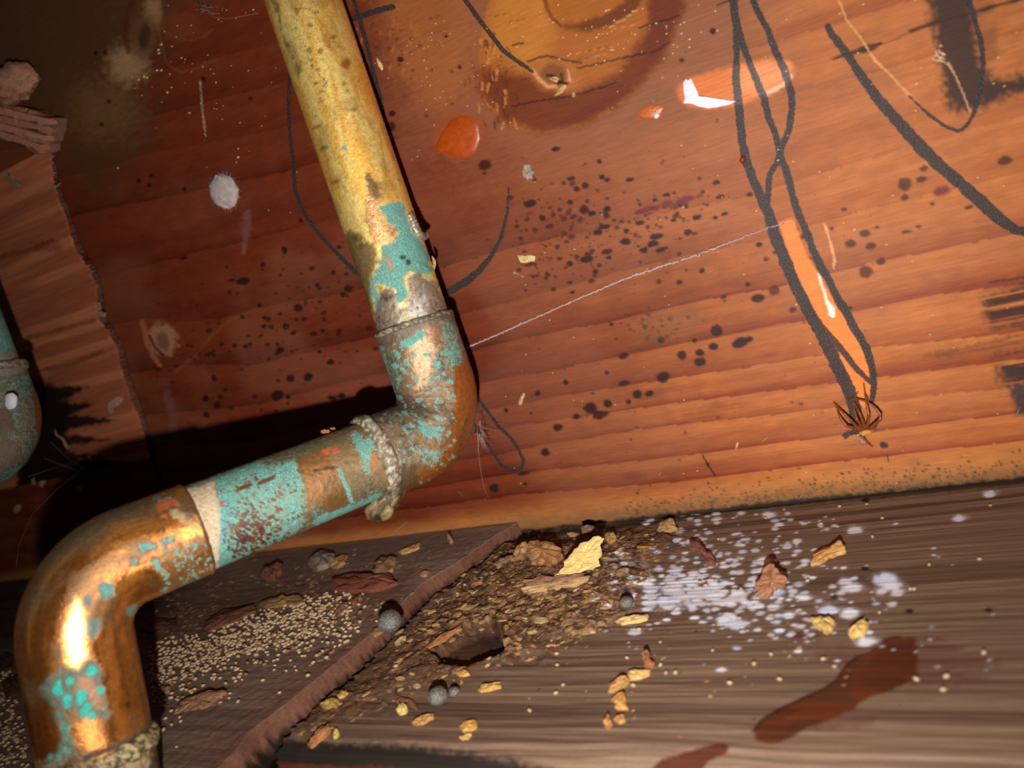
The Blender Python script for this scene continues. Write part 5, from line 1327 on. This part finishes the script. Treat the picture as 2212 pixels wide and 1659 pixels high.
floor_chip([(964, 1152), (970, 1154), (978, 1168), (979, 1178), (972, 1174), (966, 1164)], L(186, 142, 100), 'upright leaf-shaped tan wood flake near the seam', 0.0006, 0.5)
floor_chip([(662, 1214), (672, 1196), (694, 1188), (714, 1192), (720, 1204), (706, 1216), (682, 1224)], L(158, 136, 116), 'grey fuzzy wood lump on the left plank by the seam', 0.0026)
floor_chip([(712, 1222), (722, 1206), (738, 1198), (750, 1198), (744, 1212), (726, 1224)], L(196, 146, 78), 'yellow wood chip touching the grey fuzzy lump', 0.0014)
floor_chip([(904, 1238), (916, 1230), (926, 1232), (920, 1240), (908, 1242)], L(196, 140, 80), 'tiny tan wood crumb on the left plank edge', 0.0010)
floor_chip([(2, 1480), (20, 1462), (44, 1458), (50, 1476), (34, 1496), (8, 1500)], L(110, 70, 46), 'dark brown wood chip left of the lower elbow', 0.0018)
floor_chip([(-4, 1428), (8, 1412), (26, 1416), (24, 1440), (6, 1446)], L(104, 62, 40), 'dark wood lump at the left edge below the second pipe', 0.0022)

# small anonymous crumbs, one kind copied
def rand_chip(seed, colr):
    r = random.Random(seed)
    ln, wd = 1.0, r.uniform(0.28, 0.6)
    m = r.randint(6, 8)
    pts = []
    for i in range(m):
        a = 2 * math.pi * i / m
        pts.append(np.array([math.cos(a) * ln * r.uniform(0.75, 1.15), math.sin(a) * wd * r.uniform(0.7, 1.2), 0.0]))
    o = chip_mesh('wood_crumb', pts, UP, r.uniform(0.12, 0.26), colr, 0.3, 0.7, seed, 1)
    C.objects.unlink(o)
    me = o.data; bpy.data.objects.remove(o)
    return me
CRC = [L(206, 160, 100), L(184, 136, 84), L(150, 102, 64), L(124, 80, 54), L(214, 180, 120), L(98, 62, 44), L(192, 140, 72), L(160, 118, 86)]
CRN = ['straw coloured', 'tan', 'mid-brown', 'dark brown', 'cream coloured', 'blackish brown', 'honey coloured', 'greyish tan']
crumbs = [rand_chip(500 + i, CRC[i % 8]) for i in range(24)]
def in_poly(x, y, P):
    return poly_sd(np.array([x]), np.array([y]), P)[0] < 0
def put_crumb(x, y, size, label, group, sink=0.0, ang=None, meshes=crumbs):
    p = on_floor(x, y, 0.0)
    for _ in range(2):
        p = on_floor(x, y, floor_h(p[0], p[1]))
    k_ = random.randrange(len(meshes))
    o = bpy.data.objects.new('wood_crumb', meshes[k_])
    o.location = (p[0], p[1], floor_h(p[0], p[1]) - sink)
    sc_ = size
    o.scale = (sc_, sc_, sc_)
    o.rotation_euler = (random.uniform(-0.35, 0.35), random.uniform(-0.35, 0.35), random.gauss(0.45, 0.5) if ang is None else ang)
    C.objects.link(o)
    return tag(o, label.replace('COL', CRN[k_ % 8]), 'wood crumb', group)
n_ = 0
while n_ < 120:
    x, y = random.gauss(1180, 150), random.gauss(1300, 75)
    if not in_poly(x, y, HEAP) or in_poly(x, y, HOLLOW): continue
    put_crumb(x, y, (0.0008 + 0.0026 * random.random() ** 1.5) * (1.2 if y < 1260 else 1.0), 'COL wood crumb lying in the debris heap beside the plank gap', 'wood crumbs of the debris heap', 0.0002); n_ += 1
n_ = 0
while n_ < 56:
    u = random.random()
    x, y = 640 + u * 330 + random.gauss(0, 30), 1575 - u * 120 + random.gauss(0, 18)
    if x > np.interp(y, [1390, 1480, 1560, 1612], [838, 742, 650, 585]) + 16 and y < 1606:
        put_crumb(x, y, random.uniform(0.0006, 0.0016), 'COL wood crumb strewn on the dark front of the right plank', 'wood crumbs strewn at the front'); n_ += 1
for _ in range(70):
    x, y = random.uniform(1060, 1950), random.gauss(1430, 75)
    if 1330 < y < 1640:
        put_crumb(x, y, random.uniform(0.00025, 0.0008), 'tiny COL wood crumb scattered on the right plank below the mould', 'tiny crumbs on the right plank')
for _ in range(26):
    x, y = random.uniform(330, 980), random.uniform(1190, 1330)
    put_crumb(x, y, random.uniform(0.0005, 0.0014), 'small COL wood crumb lying on the left plank', 'wood crumbs on the left plank')

def merged(name, src_meshes, placements, mat, kind='stuff'):
    """many tiny flecks joined into one object"""
    vs, fs, cs, off = [], [], [], 0
    cache = {}
    for me in src_meshes:
        v = np.empty(len(me.vertices) * 3, np.float32); me.vertices.foreach_get('co', v)
        a = me.attributes.get('Col')
        c = np.ones(len(me.vertices) * 4, np.float32)
        if a: a.data.foreach_get('color', c)
        cache[me.name] = (v.reshape(-1, 3), [tuple(p.vertices) for p in me.polygons], c.reshape(-1, 4)[:, :3])
    for me, loc, s, rot in placements:
        v, f, c = cache[me.name]
        ca, sa = math.cos(rot[2]), math.sin(rot[2]); cb, sb = math.cos(rot[0]), math.sin(rot[0])
        M = np.array([[ca, -sa, 0], [sa, ca, 0], [0, 0, 1]]) @ np.array([[1, 0, 0], [0, cb, -sb], [0, sb, cb]])
        vs.append((v * s) @ M.T + loc); cs.append(c)
        fs += [tuple(q + off for q in p) for p in f]; off += len(v)
    o = mesh_obj(name, np.vstack(vs), fs, mat, None, np.vstack(cs), smooth=False)
    o['kind'] = kind
    return o
pl = []
while len(pl) < 1000:
    x, y = random.gauss(1150, 190), random.gauss(1310, 90)
    if not in_poly(x, y, HEAP) or in_poly(x, y, HOLLOW): continue
    p = on_floor(x, y, 0.001); z = floor_h(p[0], p[1])
    pl.append((random.choice(crumbs), np.array([p[0], p[1], z - 0.00005]), 0.0003 + 0.0014 * random.random() ** 2, (random.uniform(-0.5, 0.5), 0, random.gauss(0.4, 0.8))))
o = merged('wood_debris', crumbs, pl, M_CHIP)
tag(o, 'fine brown wood debris covering the plank beside the gap', 'debris')

pl = []
while len(pl) < 900:
    x, y = random.uniform(310, 960), random.gauss(1300, 75)
    if y < 1185 or y > 1560 or x < 300: continue
    p = on_floor(x, y, LEFT_Z)
    if p[0] > cut_x(p[1]) - 0.005 or p[1] > -0.002: continue
    if fbm(np.array([x / 60.0]), np.array([y / 26.0]), 5, 2)[0] < 0.5: continue
    pl.append((random.choice([crumbs[i] for i in range(24) if i % 8 in (2, 3, 5, 7)]), np.array([p[0], p[1], LEFT_Z - 0.00005]), random.uniform(0.0003, 0.0012), (random.uniform(-0.4, 0.4), 0, random.gauss(0.4, 0.5))))
o = merged('wood_debris', crumbs, pl, M_CHIP)
tag(o, 'fine dark brown wood debris strewn over the left plank below the pipe', 'debris')

# ------------------------------------------------------------------ grey balls
def ball(x, y, rpx, label, colr=None, squash=0.85):
    p = on_floor(x, y + rpx * 0.55, 0.0)
    z = max(floor_h(p[0], p[1]), 0)
    p = on_floor(x, y + rpx * 0.55, z)
    d = (p - CAM) @ RC[:, 2]
    r = rpx * d / F_PX
    c = np.array([p[0], p[1], z + r * squash * 0.95])
    o = lump('grey_pebble', np.zeros(3), np.diag([r, r, r * squash]), M_BALL, lambda n, dd: np.tile(L(120, 118, 112), (len(n), 1)), 0.06, int(x), 40, 26, None, 4.0)
    o.location = c
    return tag(o, label, 'pebble')
ball(849, 1346, 27, 'larger dark grey pebble straddling the gap between the planks')
ball(951, 1506, 22, 'silvery grey round pebble on the right plank below the hollow')
ball(984, 1495, 12, 'smallest grey pebble touching the silvery round one', squash=0.8)
ball(1356, 1304, 15, 'grey pebble half buried at the right end of the debris heap')

# ------------------------------------------------------------------ frass pellets
def pellet_mesh(mat):
    nu_, nv_ = 8, 6
    V, Fs = [(0, 0, 0.5)], []
    for i in range(1, nv_):
        b = math.pi * i / nv_
        for k_ in range(nu_):
            a = 2 * math.pi * k_ / nu_
            V.append((math.cos(a) * math.sin(b) * 0.62, math.sin(a) * math.sin(b) * 0.40, math.cos(b) * 0.40 * 1.0))
    V[0] = (0, 0, 0.40); V.append((0, 0, -0.40)); e = len(V) - 1
    for k_ in range(nu_):
        j = (k_ + 1) % nu_
        Fs.append((0, 1 + k_, 1 + j))
        for i in range(nv_ - 2):
            a, b = 1 + i * nu_, 1 + (i + 1) * nu_
            Fs.append((a + k_, b + k_, b + j, a + j))
        Fs.append((e, 1 + (nv_ - 2) * nu_ + j, 1 + (nv_ - 2) * nu_ + k_))
    o = mesh_obj('pellet', V, Fs, mat, None, link=False)
    me = o.data; bpy.data.objects.remove(o)
    return me
PM = [pellet_mesh(M_PELLET), pellet_mesh(M_PELLET2)]
DRIFT = [(318, 1400), (360, 1376), (420, 1372), (480, 1358), (560, 1318), (640, 1292), (720, 1275), (830, 1290), (880, 1320), (806, 1390), (742, 1438), (660, 1500), (600, 1550), (520, 1590), (430, 1640), (360, 1659), (335, 1560), (322, 1470)]
spots = []
while len(spots) < 1250:
    r_ = random.random()
    if r_ < 0.45:
        u = random.random()
        x = 320 + u * 440; y = 1440 - u * 125 + random.gauss(0, 34)
    elif r_ < 0.86:
        x, y = random.uniform(320, 860), random.uniform(1270, 1640)
        if random.random() < sstep(1480, 1640, np.float64(y + (x - 400) * 0.5)): continue
    else:
        x, y = random.uniform(-20, 64), random.uniform(1420, 1665)
        if x > 20 + (y - 1420) * 0.2: continue
    if x > 100 and not in_poly(x, y, DRIFT): continue
    p = on_floor(x, y, LEFT_Z)
    if p[0] > cut_x(p[1]) - 0.0045: continue
    d = (p - CAM) @ RC[:, 2]
    L_ = random.uniform(5.0, 10.5) * (0.19 if d < 0.21 else d) / F_PX * 1.0 if False else random.uniform(0.00075, 0.00135)
    spots.append((d, p, L_))
# nearest stand singly, the far drift is one mass
spots.sort(key=lambda q: -(q[2] / q[0]))
for d, p, L_ in spots[:300]:
    o = bpy.data.objects.new('frass_pellet', PM[0] if random.random() < 0.75 else PM[1])
    o.location = (p[0], p[1], LEFT_Z + 0.00040 * L_ / 0.001 - 0.00002)
    o.scale = (L_, L_, L_); o.rotation_euler = (0, 0, random.gauss(0.5, 0.5))
    C.objects.link(o)
    tag(o, 'cream oval pellet lying singly on the left plank', 'pellet', 'cream pellets on the left plank')
o = merged('frass_drift', PM, [(PM[0], np.array([p[0], p[1], LEFT_Z + 0.0003]), L_, (0, 0, random.gauss(0.5, 0.6))) for d, p, L_ in spots[300:]], M_PELLET)
o.data.materials.clear(); o.data.materials.append(M_PELLET)
tag(o, 'drift of cream pellets on the left plank under the pipe', 'pellets')
for _ in range(60):
    x, y = random.uniform(620, 2150), random.uniform(1080, 1560)
    p = on_floor(x, y, 0.0)
    if p[0] < cut_x(p[1]) + 0.004 or in_poly(x, y, WET): continue
    z = floor_h(p[0], p[1]); L_ = random.uniform(0.0007, 0.0012)
    o = bpy.data.objects.new('frass_pellet', PM[0])
    o.location = (p[0], p[1], z + 0.00036 * L_ / 0.001); o.scale = (L_,) * 3; o.rotation_euler = (0, 0, random.uniform(-1, 1.5))
    C.objects.link(o)
    tag(o, 'cream oval pellet strayed onto the right-hand plank', 'pellet', 'stray pellets on the right-hand plank')

# ------------------------------------------------------------------ things on the back board
NW = np.array([0, -1.0, 0])
def wall_chip(pts, colr, label, thick=0.0008, y=None, name='wood_chip', cat='wood chip', sub=2, tilt=0.0):
    n = np.array([0, -math.cos(tilt), -math.sin(tilt)])
    p0 = on_wall(*pts[0], -thick if y is None else y - thick)
    o = chip_mesh(name, [on_plane(a, b, p0, n) for a, b in pts], n, thick, colr, 0.2, 0.5, int(pts[0][0]), sub)
    return tag(o, label, cat)
wall_chip([(813, 124), (818, 130), (827, 150), (824, 153), (816, 142)], L(240, 214, 130), 'pale yellow wood sliver stuck on the board right of the riser pipe', 0.0006)
wall_chip([(1130, 356), (1144, 354), (1146, 366), (1153, 370), (1150, 386), (1138, 390), (1130, 378)], L(176, 158, 140), 'grey torn fibre tuft stuck on the board under the knot', 0.0009, sub=3, name='fibre_tuft', cat='fibre')
wall_chip([(1117, 551), (1134, 553), (1156, 554), (1154, 565), (1138, 568), (1124, 567)], L(238, 206, 138), 'pale rectangular wood chip stuck on the board near the mould spots', 0.0008)
wall_chip([(1108, 586), (1116, 589), (1132, 597), (1129, 599), (1116, 593), (1108, 591)], L(186, 150, 132), 'thin pinkish wood splinter below the rectangular chip', 0.0005)
wall_chip([(1183, 168), (1196, 165), (1207, 170), (1204, 178), (1190, 174)], L(220, 172, 108), 'upper cracked wood chip in the small knot', 0.0009)
wall_chip([(1197, 206), (1206, 192), (1216, 183), (1224, 184), (1218, 196), (1204, 206)], L(226, 178, 104), 'lower cracked wood chip hanging from the small knot', 0.0010)
wall_chip([(1234, 204), (1238, 198), (1242, 202), (1240, 210), (1235, 210)], L(214, 170, 120), 'tiny wood crumb right of the small knot', 0.0006)
wall_chip([(1128, 852), (1133, 848), (1130, 862), (1124, 876), (1120, 874), (1123, 862)], L(206, 178, 130), 'thin pale wood splinter right of the pipe bend', 0.0006)
wall_chip([(1590, 958), (1596, 956), (1594, 966), (1589, 970)], L(226, 190, 140), 'tiny pale flake near the bottom of the board', 0.0004)
# splintered block and lump at the far left
wall_chip([(-60, 212), (-10, 222), (34, 230), (78, 244), (113, 254), (110, 275), (104, 292), (96, 326), (88, 334), (50, 318), (10, 305), (-60, 296)], L(170, 112, 90), 'splintered block of reddish wood at the upper left', 0.0075, sub=3, name='wood_block', cat='wood block')
blk = bpy.data.objects['wood_block']
for k_, ((a, b), (c_, d_)) in enumerate((((-30, 232), (104, 262)), ((-30, 250), (100, 278)), ((-20, 268), (98, 298)), ((-10, 286), (90, 318)))):
    q0, q1 = on_wall(a, b, -0.0092), on_wall(c_, d_, -0.0088)
    e = np.array([0.0, 0.0, 0.0016]); back = np.array([0, 0.0035, 0])
    Vs = np.array([q0 - e, q1 - e * 0.7, q1 + e * 0.6, q0 + e, q0 - e + back, q1 - e * 0.7 + back, q1 + e * 0.6 + back, q0 + e + back]) - np.array(blk.location)
    mesh_obj('splinter', Vs, [(0, 1, 2, 3), (4, 7, 6, 5), (0, 4, 5, 1), (1, 5, 6, 2), (2, 6, 7, 3), (3, 7, 4, 0)], M_CHIP, blk, np.tile(L(184, 124, 100) * random.uniform(0.8, 1.1), (8, 1)), smooth=False)
lc = on_wall(30, 180, -0.0050)
o = lump('rubble_lump', np.zeros(3), np.diag([0.0120, 0.0058, 0.0064]), M_CHIP, lambda n, d: L(170, 122, 96)[None] * (0.6 + 0.8 * n)[:, None], 0.22, 91, 44, 30, None, 3.5)
o.location = lc
tag(o, 'rounded pinkish clump of rubble above the splintered block', 'rubble')

# egg sac
ec = on_wall(484, 414, -0.0012)
o = lump('egg_sac', np.zeros(3), np.diag([0.0062, 0.0022, 0.0060]), M_FUZZ, lambda n, d: L(186, 172, 168)[None] * (0.7 + 0.5 * n)[:, None], 0.14, 95, 48, 30, None, 5)
o.location = ec
tag(o, 'white fuzzy spider egg sac on the board left of the riser pipe', 'egg sac')

def threads(lines, rad, nseg=5):
    """thin round strands through points"""
    vs, fs, off = [], [], 0
    for pts in lines:
        pts = [np.asarray(p, float) for p in pts]
        for i, p in enumerate(pts):
            tv = pts[min(i + 1, len(pts) - 1)] - pts[max(i - 1, 0)]
            tv /= np.linalg.norm(tv) + 1e-12
            a = np.cross(tv, [0.3, 0.2, 0.9]); a /= np.linalg.norm(a) + 1e-12; b = np.cross(tv, a)
            r = rad(i / max(1, len(pts) - 1)) if callable(rad) else rad
            for k_ in range(nseg):
                th = 2 * math.pi * k_ / nseg
                vs.append(p + (a * math.cos(th) + b * math.sin(th)) * r)
        for i in range(len(pts) - 1):
            for k_ in range(nseg):
                j = (k_ + 1) % nseg
                fs.append((off + i * nseg + k_, off + (i + 1) * nseg + k_, off + (i + 1) * nseg + j, off + i * nseg + j))
        fs.append(tuple(off + k_ for k_ in range(nseg)))
        fs.append(tuple(off + (len(pts) - 1) * nseg + k_ for k_ in range(nseg - 1, -1, -1)))
        off += len(pts) * nseg
    return np.array(vs), fs
hair = []
for _ in range(130):
    a = random.uniform(0, 2 * math.pi); q = np.array([math.cos(a) * 0.0060, 0, math.sin(a) * 0.0058]) * random.uniform(0.75, 1.0)
    e = q * random.uniform(1.15, 1.45) + np.array([0, random.uniform(-0.0008, 0.0008), 0])
    hair.append([q, (q + e) / 2 + rng.normal(0, 0.0002, 3), e + rng.normal(0, 0.0003, 3)])
Vh, Fh = threads(hair, 0.00005, 3)
h_ = mesh_obj('silk_fuzz', Vh, Fh, M_WEB, o); h_['kind'] = 'stuff'

# dead spider
def wp(x, y, lift):
    return on_wall(x, y, -lift)
def tl(pts):
    n = len(pts)
    return [(1659 + a / 4, 830 + b / 4, l) for a, b, l in pts]
LEGS = [tl([(815, 400, .0016), (770, 385, .0026), (680, 360, .0040), (640, 310, .0036), (612, 262, .0030), (600, 215, .0018), (568, 150, .0004)]),
        tl([(820, 395, .0018), (760, 360, .0030), (715, 310, .0040), (660, 255, .0040), (612, 205, .0026), (575, 160, .0012)]),
        tl([(830, 395, .0018), (800, 350, .0034), (770, 305, .0046), (745, 220, .0030), (740, 140, .0010), (780, 60, .0003)]),
        tl([(850, 395, .0018), (866, 320, .0040), (872, 265, .0048), (852, 170, .0040), (838, 80, .0020), (826, -10, .0006)]),
        tl([(840, 395, .0018), (820, 320, .0034), (795, 255, .0040), (765, 190, .0026), (735, 140, .0010)]),
        tl([(865, 395, .0018), (910, 355, .0036), (965, 310, .0048), (978, 270, .0046), (940, 215, .0040), (880, 165, .0032), (830, 142, .0026), (760, 120, .0016), (695, 128, .0006)]),
        tl([(868, 398, .0018), (925, 340, .0030), (968, 295, .0036), (968, 255, .0034), (930, 200, .0028), (875, 160, .0020), (850, 90, .0010)]),
        tl([(812, 440, .0012), (830, 470, .0012), (862, 505, .0009), (905, 540, .0004)])]
spider = empty('dead_spider', wp(1659 + 840 / 4, 830 + 405 / 4, 0.0))
s0_ = np.array(spider.location)
tag(spider, 'curled brown dead spider hanging at the end of the pencil marks', 'spider')
for lg in LEGS:
    pts = [wp(*q) for q in lg]
    fine = []
    for i in range(len(pts) - 1):
        for k_ in range(4):
            fine.append(pts[i] + (pts[i + 1] - pts[i]) * k_ / 4)
    fine.append(pts[-1])
    Vg, Fg = threads([[p - s0_ for p in fine]], lambda t: 0.00040 * (1 - t) + 0.00016, 7)
    mesh_obj('leg', Vg, Fg, M_LEG, spider)
ob = lump('body', wp(1659 + 848 / 4, 830 + 405 / 4, 0.0014) - s0_, np.diag([0.0017, 0.0013, 0.0012]), M_CHIP, lambda n, d: L(206, 140, 72)[None] * (0.5 + n)[:, None], 0.3, 17, 24, 16, spider, 4)
ob = lump('abdomen', wp(1659 + 815 / 4, 830 + 482 / 4, 0.0008) - s0_, np.diag([0.0010, 0.0008, 0.0015]), M_FUZZ, lambda n, d: L(160, 120, 110)[None] * (0.5 + n)[:, None], 0.3, 18, 22, 14, spider, 4)

# insect casing and splinter on the riser
def on_tube(x, y, tube, rad, back=0.0):
    r = ray(x, y); r /= np.linalg.norm(r)
    rel = tube.p - CAM
    tt = rel @ r
    dd = np.linalg.norm(rel - tt[:, None] * r, axis=1)
    i = np.argmin(dd)
    dep_ = tt[i] - math.sqrt(max(rad ** 2 - dd[i] ** 2, 0.0))
    return CAM + r * (dep_ - back)
casing = empty('insect_casing', on_tube(899, 490, path, RT))
tag(casing, 'silvery ribbed insect casing stuck to the turquoise crust of the riser', 'casing')
cs = [on_tube(x, y, path, RT, 0.0004) - np.array(casing.location) for x, y in ((883, 462), (889, 474), (894, 487), (898, 498), (904, 507), (911, 512), (917, 510))]
segm = []
for i in range(len(cs) - 1):
    for k_ in range(4):
        segm.append(cs[i] + (cs[i + 1] - cs[i]) * k_ / 4)
segm.append(cs[-1])
Vc, Fc = threads([segm], lambda t: (0.00135 + 0.00022 * math.sin(t * 60)) * (0.55 + 0.6 * math.sin(math.pi * min(1, 0.12 + 0.8 * t))), 14)
M_CASE = flat_mat('silvery_case', L(196, 182, 160), 0.25, 0.6, 0.6, 1500, 0.35, L(92, 78, 62))
mesh_obj('case_body', Vc, Fc, M_CASE, casing)
ob = lump('case_head', segm[-1], np.eye(3) * 0.0012, M_CASE, lambda n, d: np.tile(L(190, 176, 150), (len(n), 1)), 0.12, 5, 18, 12, casing)
pz = on_tube(934, 566, path, RT)
ch_ = chip_mesh('wood_chip', [on_plane(a, b, pz - RC[:, 2] * 0.0004, RC[:, 2]) for a, b in ((932, 552), (937, 556), (942, 572), (939, 582), (934, 584), (936, 572))], -RC[:, 2], 0.0007, L(214, 170, 100), seed=4)
tag(ch_, 'small tan wood splinter clinging to the right side of the riser', 'wood chip')
for (x, y, sz, lab) in ((702, 928, 10, 'rusty crumb lying on top of the short pipe left of the solder ring'), (718, 922, 6, 'pale crumb on top of the short pipe next to the rusty crumb')):
    pz = on_tube(x, y + 6, path, RT)
    ch_ = chip_mesh('wood_crumb', [on_plane(x + sz * math.cos(a) * 1.1, y + sz * 0.5 * math.sin(a) + 4, pz, RC[:, 2]) for a in np.linspace(0, 5.4, 7)], -RC[:, 2], 0.0008, L(196, 120, 70), seed=int(x))
    tag(ch_, lab, 'wood crumb')

# ------------------------------------------------------------------ webs
def wpath(pts, lift, n=10, jit=0.0):
    P = [wp(x, y, lift) for x, y in pts]
    out = []
    for i in range(len(P) - 1):
        for k_ in range(n):
            out.append(P[i] + (P[i + 1] - P[i]) * k_ / n + rng.normal(0, jit, 3) * np.array([1, 0.3, 1]))
    out.append(P[-1])
    return out
Vt, Ft = threads([wpath([(1006, 752), (1060, 729), (1106, 709), (1250, 645), (1350, 602)], 0.0005, 40, 0.00008)], lambda t: 0.00022 + 0.00016 * random.random(), 6)
Vt2, Ft2 = threads([wpath([(1350, 602), (1430, 575), (1500, 553), (1560, 530), (1640, 500), (1712, 474)], 0.0004, 40, 0.00016)], lambda t: (0.00026 + 0.0002 * random.random()) * (1 - 0.6 * t), 6)
tag(mesh_obj('silk_thread', np.vstack([Vt, Vt2]), Ft + [tuple(q + len(Vt) for q in f) for f in Ft2], M_WEB), 'long dusty white silk thread slanting across the board from the pipe bend', 'spider thread')
wl = [[at_depth(1032, 915, 0.232), at_depth(1050, 926, 0.234), at_depth(1072, 930, 0.238), at_depth(1106, 925, 0.246)],
      [at_depth(1031, 930, 0.232), at_depth(1033, 965, 0.234), at_depth(1036, 1000, 0.236), at_depth(1044, 1050, 0.240), at_depth(1060, 1087, 0.246)],
      [at_depth(1030, 925, 0.232), at_depth(1034, 960, 0.234), at_depth(1031, 985, 0.236)],
      [at_depth(990, 1062, 0.240), at_depth(998, 1070, 0.243), at_depth(1005, 1075, 0.246)], [at_depth(880, 1128, 0.250), at_depth(850, 1150, 0.256), at_depth(800, 1180, 0.27)]]
for _ in range(22):
    x, y = random.gauss(1036, 4), random.gauss(932, 14)
    wl.append([at_depth(x, y, 0.233), at_depth(x + abs(random.gauss(0, 9)), y + random.gauss(8, 10), 0.235), at_depth(x + abs(random.gauss(0, 18)), y + random.gauss(12, 18), 0.238)])
Vw, Fw = threads(wl, 0.00004, 4)
tag(mesh_obj('cobweb', Vw, Fw, M_WEB), 'wispy cobweb hanging from the outer side of the pipe bend', 'cobweb')
wl = [[wp(418, 2, .0006), wp(430, 14, .0008), wp(442, 12, .001), wp(450, 24, .0008), wp(462, 38, .0006), wp(490, 40, .0006), wp(530, 34, .0004), wp(560, 28, .0003)]]
for _ in range(16):
    x, y = random.gauss(448, 16), random.gauss(18, 9)
    wl.append([wp(x, y, .0006), wp(x + random.gauss(0, 8), y + random.gauss(0, 7), .001), wp(x + random.gauss(0, 12), y + random.gauss(0, 9), .0006)])
Vw, Fw = threads(wl, 0.00005, 4)
tag(mesh_obj('cobweb', Vw, Fw, M_WEB), 'small tangled cobweb on the board at the upper left of the riser', 'cobweb')
wl = [[at_depth(180, 1010, 0.30), at_depth(120, 1060, 0.29), at_depth(70, 1110, 0.275), at_depth(40, 1180, 0.26), at_depth(35, 1225, 0.25)], [at_depth(95, 990, 0.28), at_depth(150, 1010, 0.30), at_depth(190, 1030, 0.31)],
      [at_depth(110, 955, 0.285), at_depth(140, 985, 0.30), at_depth(185, 1015, 0.315)], [at_depth(60, 1030, 0.27), at_depth(120, 1010, 0.29), at_depth(170, 1000, 0.31)]]
Vw, Fw = threads(wl, 0.00002, 4)
tag(mesh_obj('cobweb', Vw, Fw, M_WEB), 'loose cobweb in the dark corner under the second pipe', 'cobweb')

# hairs and dust
pl = []
fleck = [rand_chip(900, L(240, 214, 120)), rand_chip(901, L(236, 226, 170))]
FL = []
for _ in range(150):
    FL.append((random.uniform(560, 2200), random.uniform(0, 1050), random.uniform(0.00016, 0.00036)))
for _ in range(60):
    FL.append((random.gauss(1320, 130), random.gauss(70, 45), random.uniform(0.00018, 0.00040)))
for _ in range(70):
    FL.append((random.gauss(430, 80), random.gauss(150, 110), random.uniform(0.0002, 0.0005)))
for _ in range(40):
    FL.append((random.gauss(960, 60), random.gauss(150, 50), random.uniform(0.00016, 0.00034)))
for (x, y) in ((340, 152), (349, 152), (318, 168), (312, 166), (300, 172), (344, 115), (343, 108), (349, 96), (362, 200), (255, 363), (515, 340)):
    FL.append((x, y, 0.0007))
M_FLECK = col_mat('dust_fleck', 0.6, 0.3, 1500, 0.2)
for x, y, s_ in FL:
    p = on_wall(x, y, -0.00005)
    pl.append((random.choice(fleck), p, s_, (math.pi / 2, 0, 0)))
o = merged('dust_flecks', fleck, pl, M_FLECK)
tag(o, 'tiny pale yellow dust flecks speckling the back board', 'dust')
hl = []
for (x, y) in ((1812, 1090), (1490, 1080), (1420, 1030), (1402, 1090), (1640, 960), (1725, 1080), (640, 1140), (2195, 900), (1830, 1130)):
    a = random.uniform(0.2, 1.4); l_ = random.uniform(12, 26)
    hl.append([wp(x, y, .0003), wp(x + l_ * math.cos(a) * 0.5, y - l_ * 0.5 * math.sin(a), .0008), wp(x + l_ * math.cos(a), y - l_ * math.sin(a), .0005)])
Vw, Fw = threads(hl, 0.00009, 5)
o = mesh_obj('lint_fibres', Vw, Fw, M_WEB); o['kind'] = 'stuff'
tag(o, 'short pale lint fibres clinging low on the back board', 'lint')
for pts, lab in (([(118, 928), (122, 940), (136, 948), (142, 960), (146, 970)], 'bent wood fibre hanging in front of the scorched board'), ([(190, 984), (194, 990), (199, 998)], 'short wood fibre below the bent one on the scorched board')):
    Vw, Fw = threads([[on_wall(x, y, -0.0018 - 0.0006 * (i % 2)) for i, (x, y) in enumerate(pts)]], lambda t: 0.0004 + 0.0005 * t, 6)
    tag(mesh_obj('wood_fibre', Vw, Fw, M_PELLET2), lab, 'wood fibre')
wall_chip([(232, 886), (234, 870), (246, 862), (258, 856), (264, 860), (262, 870), (246, 880), (240, 894)], L(196, 150, 118), 'pale wood flake standing on the scorched sawn board', 0.0009, -0.0013)
wall_chip([(8, 372), (22, 374), (36, 392), (48, 404), (44, 410), (26, 398), (10, 386)], L(150, 122, 96), 'grey-tan flake on the sawn board under the splintered block', 0.0008, -0.0013)
wall_chip([(98, 406), (112, 400), (130, 394), (128, 399), (112, 406)], L(170, 140, 118), 'pale splinter sticking out from the edge of the sawn board', 0.0006, -0.0013)
wall_chip([(206, 662), (212, 652), (214, 672), (228, 676), (226, 686), (206, 690)], L(170, 130, 104), 'torn pale wood flake on the edge of the sawn board', 0.0010, -0.0013)
for (x, y), lab in (((88, 1045), 'pale'), ((35, 1100), 'small amber'), ((170, 1057), 'tan forked'), ((72, 1040), 'smallest pale')):
    wall_chip([(x - 7, y + 5), (x - 4, y - 6), (x + 4, y - 9), (x + 7, y - 2), (x + 2, y + 8)], L(190, 140, 100), lab + ' wood crumb in the dark corner under the second pipe', 0.0012, name='wood_crumb', cat='wood crumb')
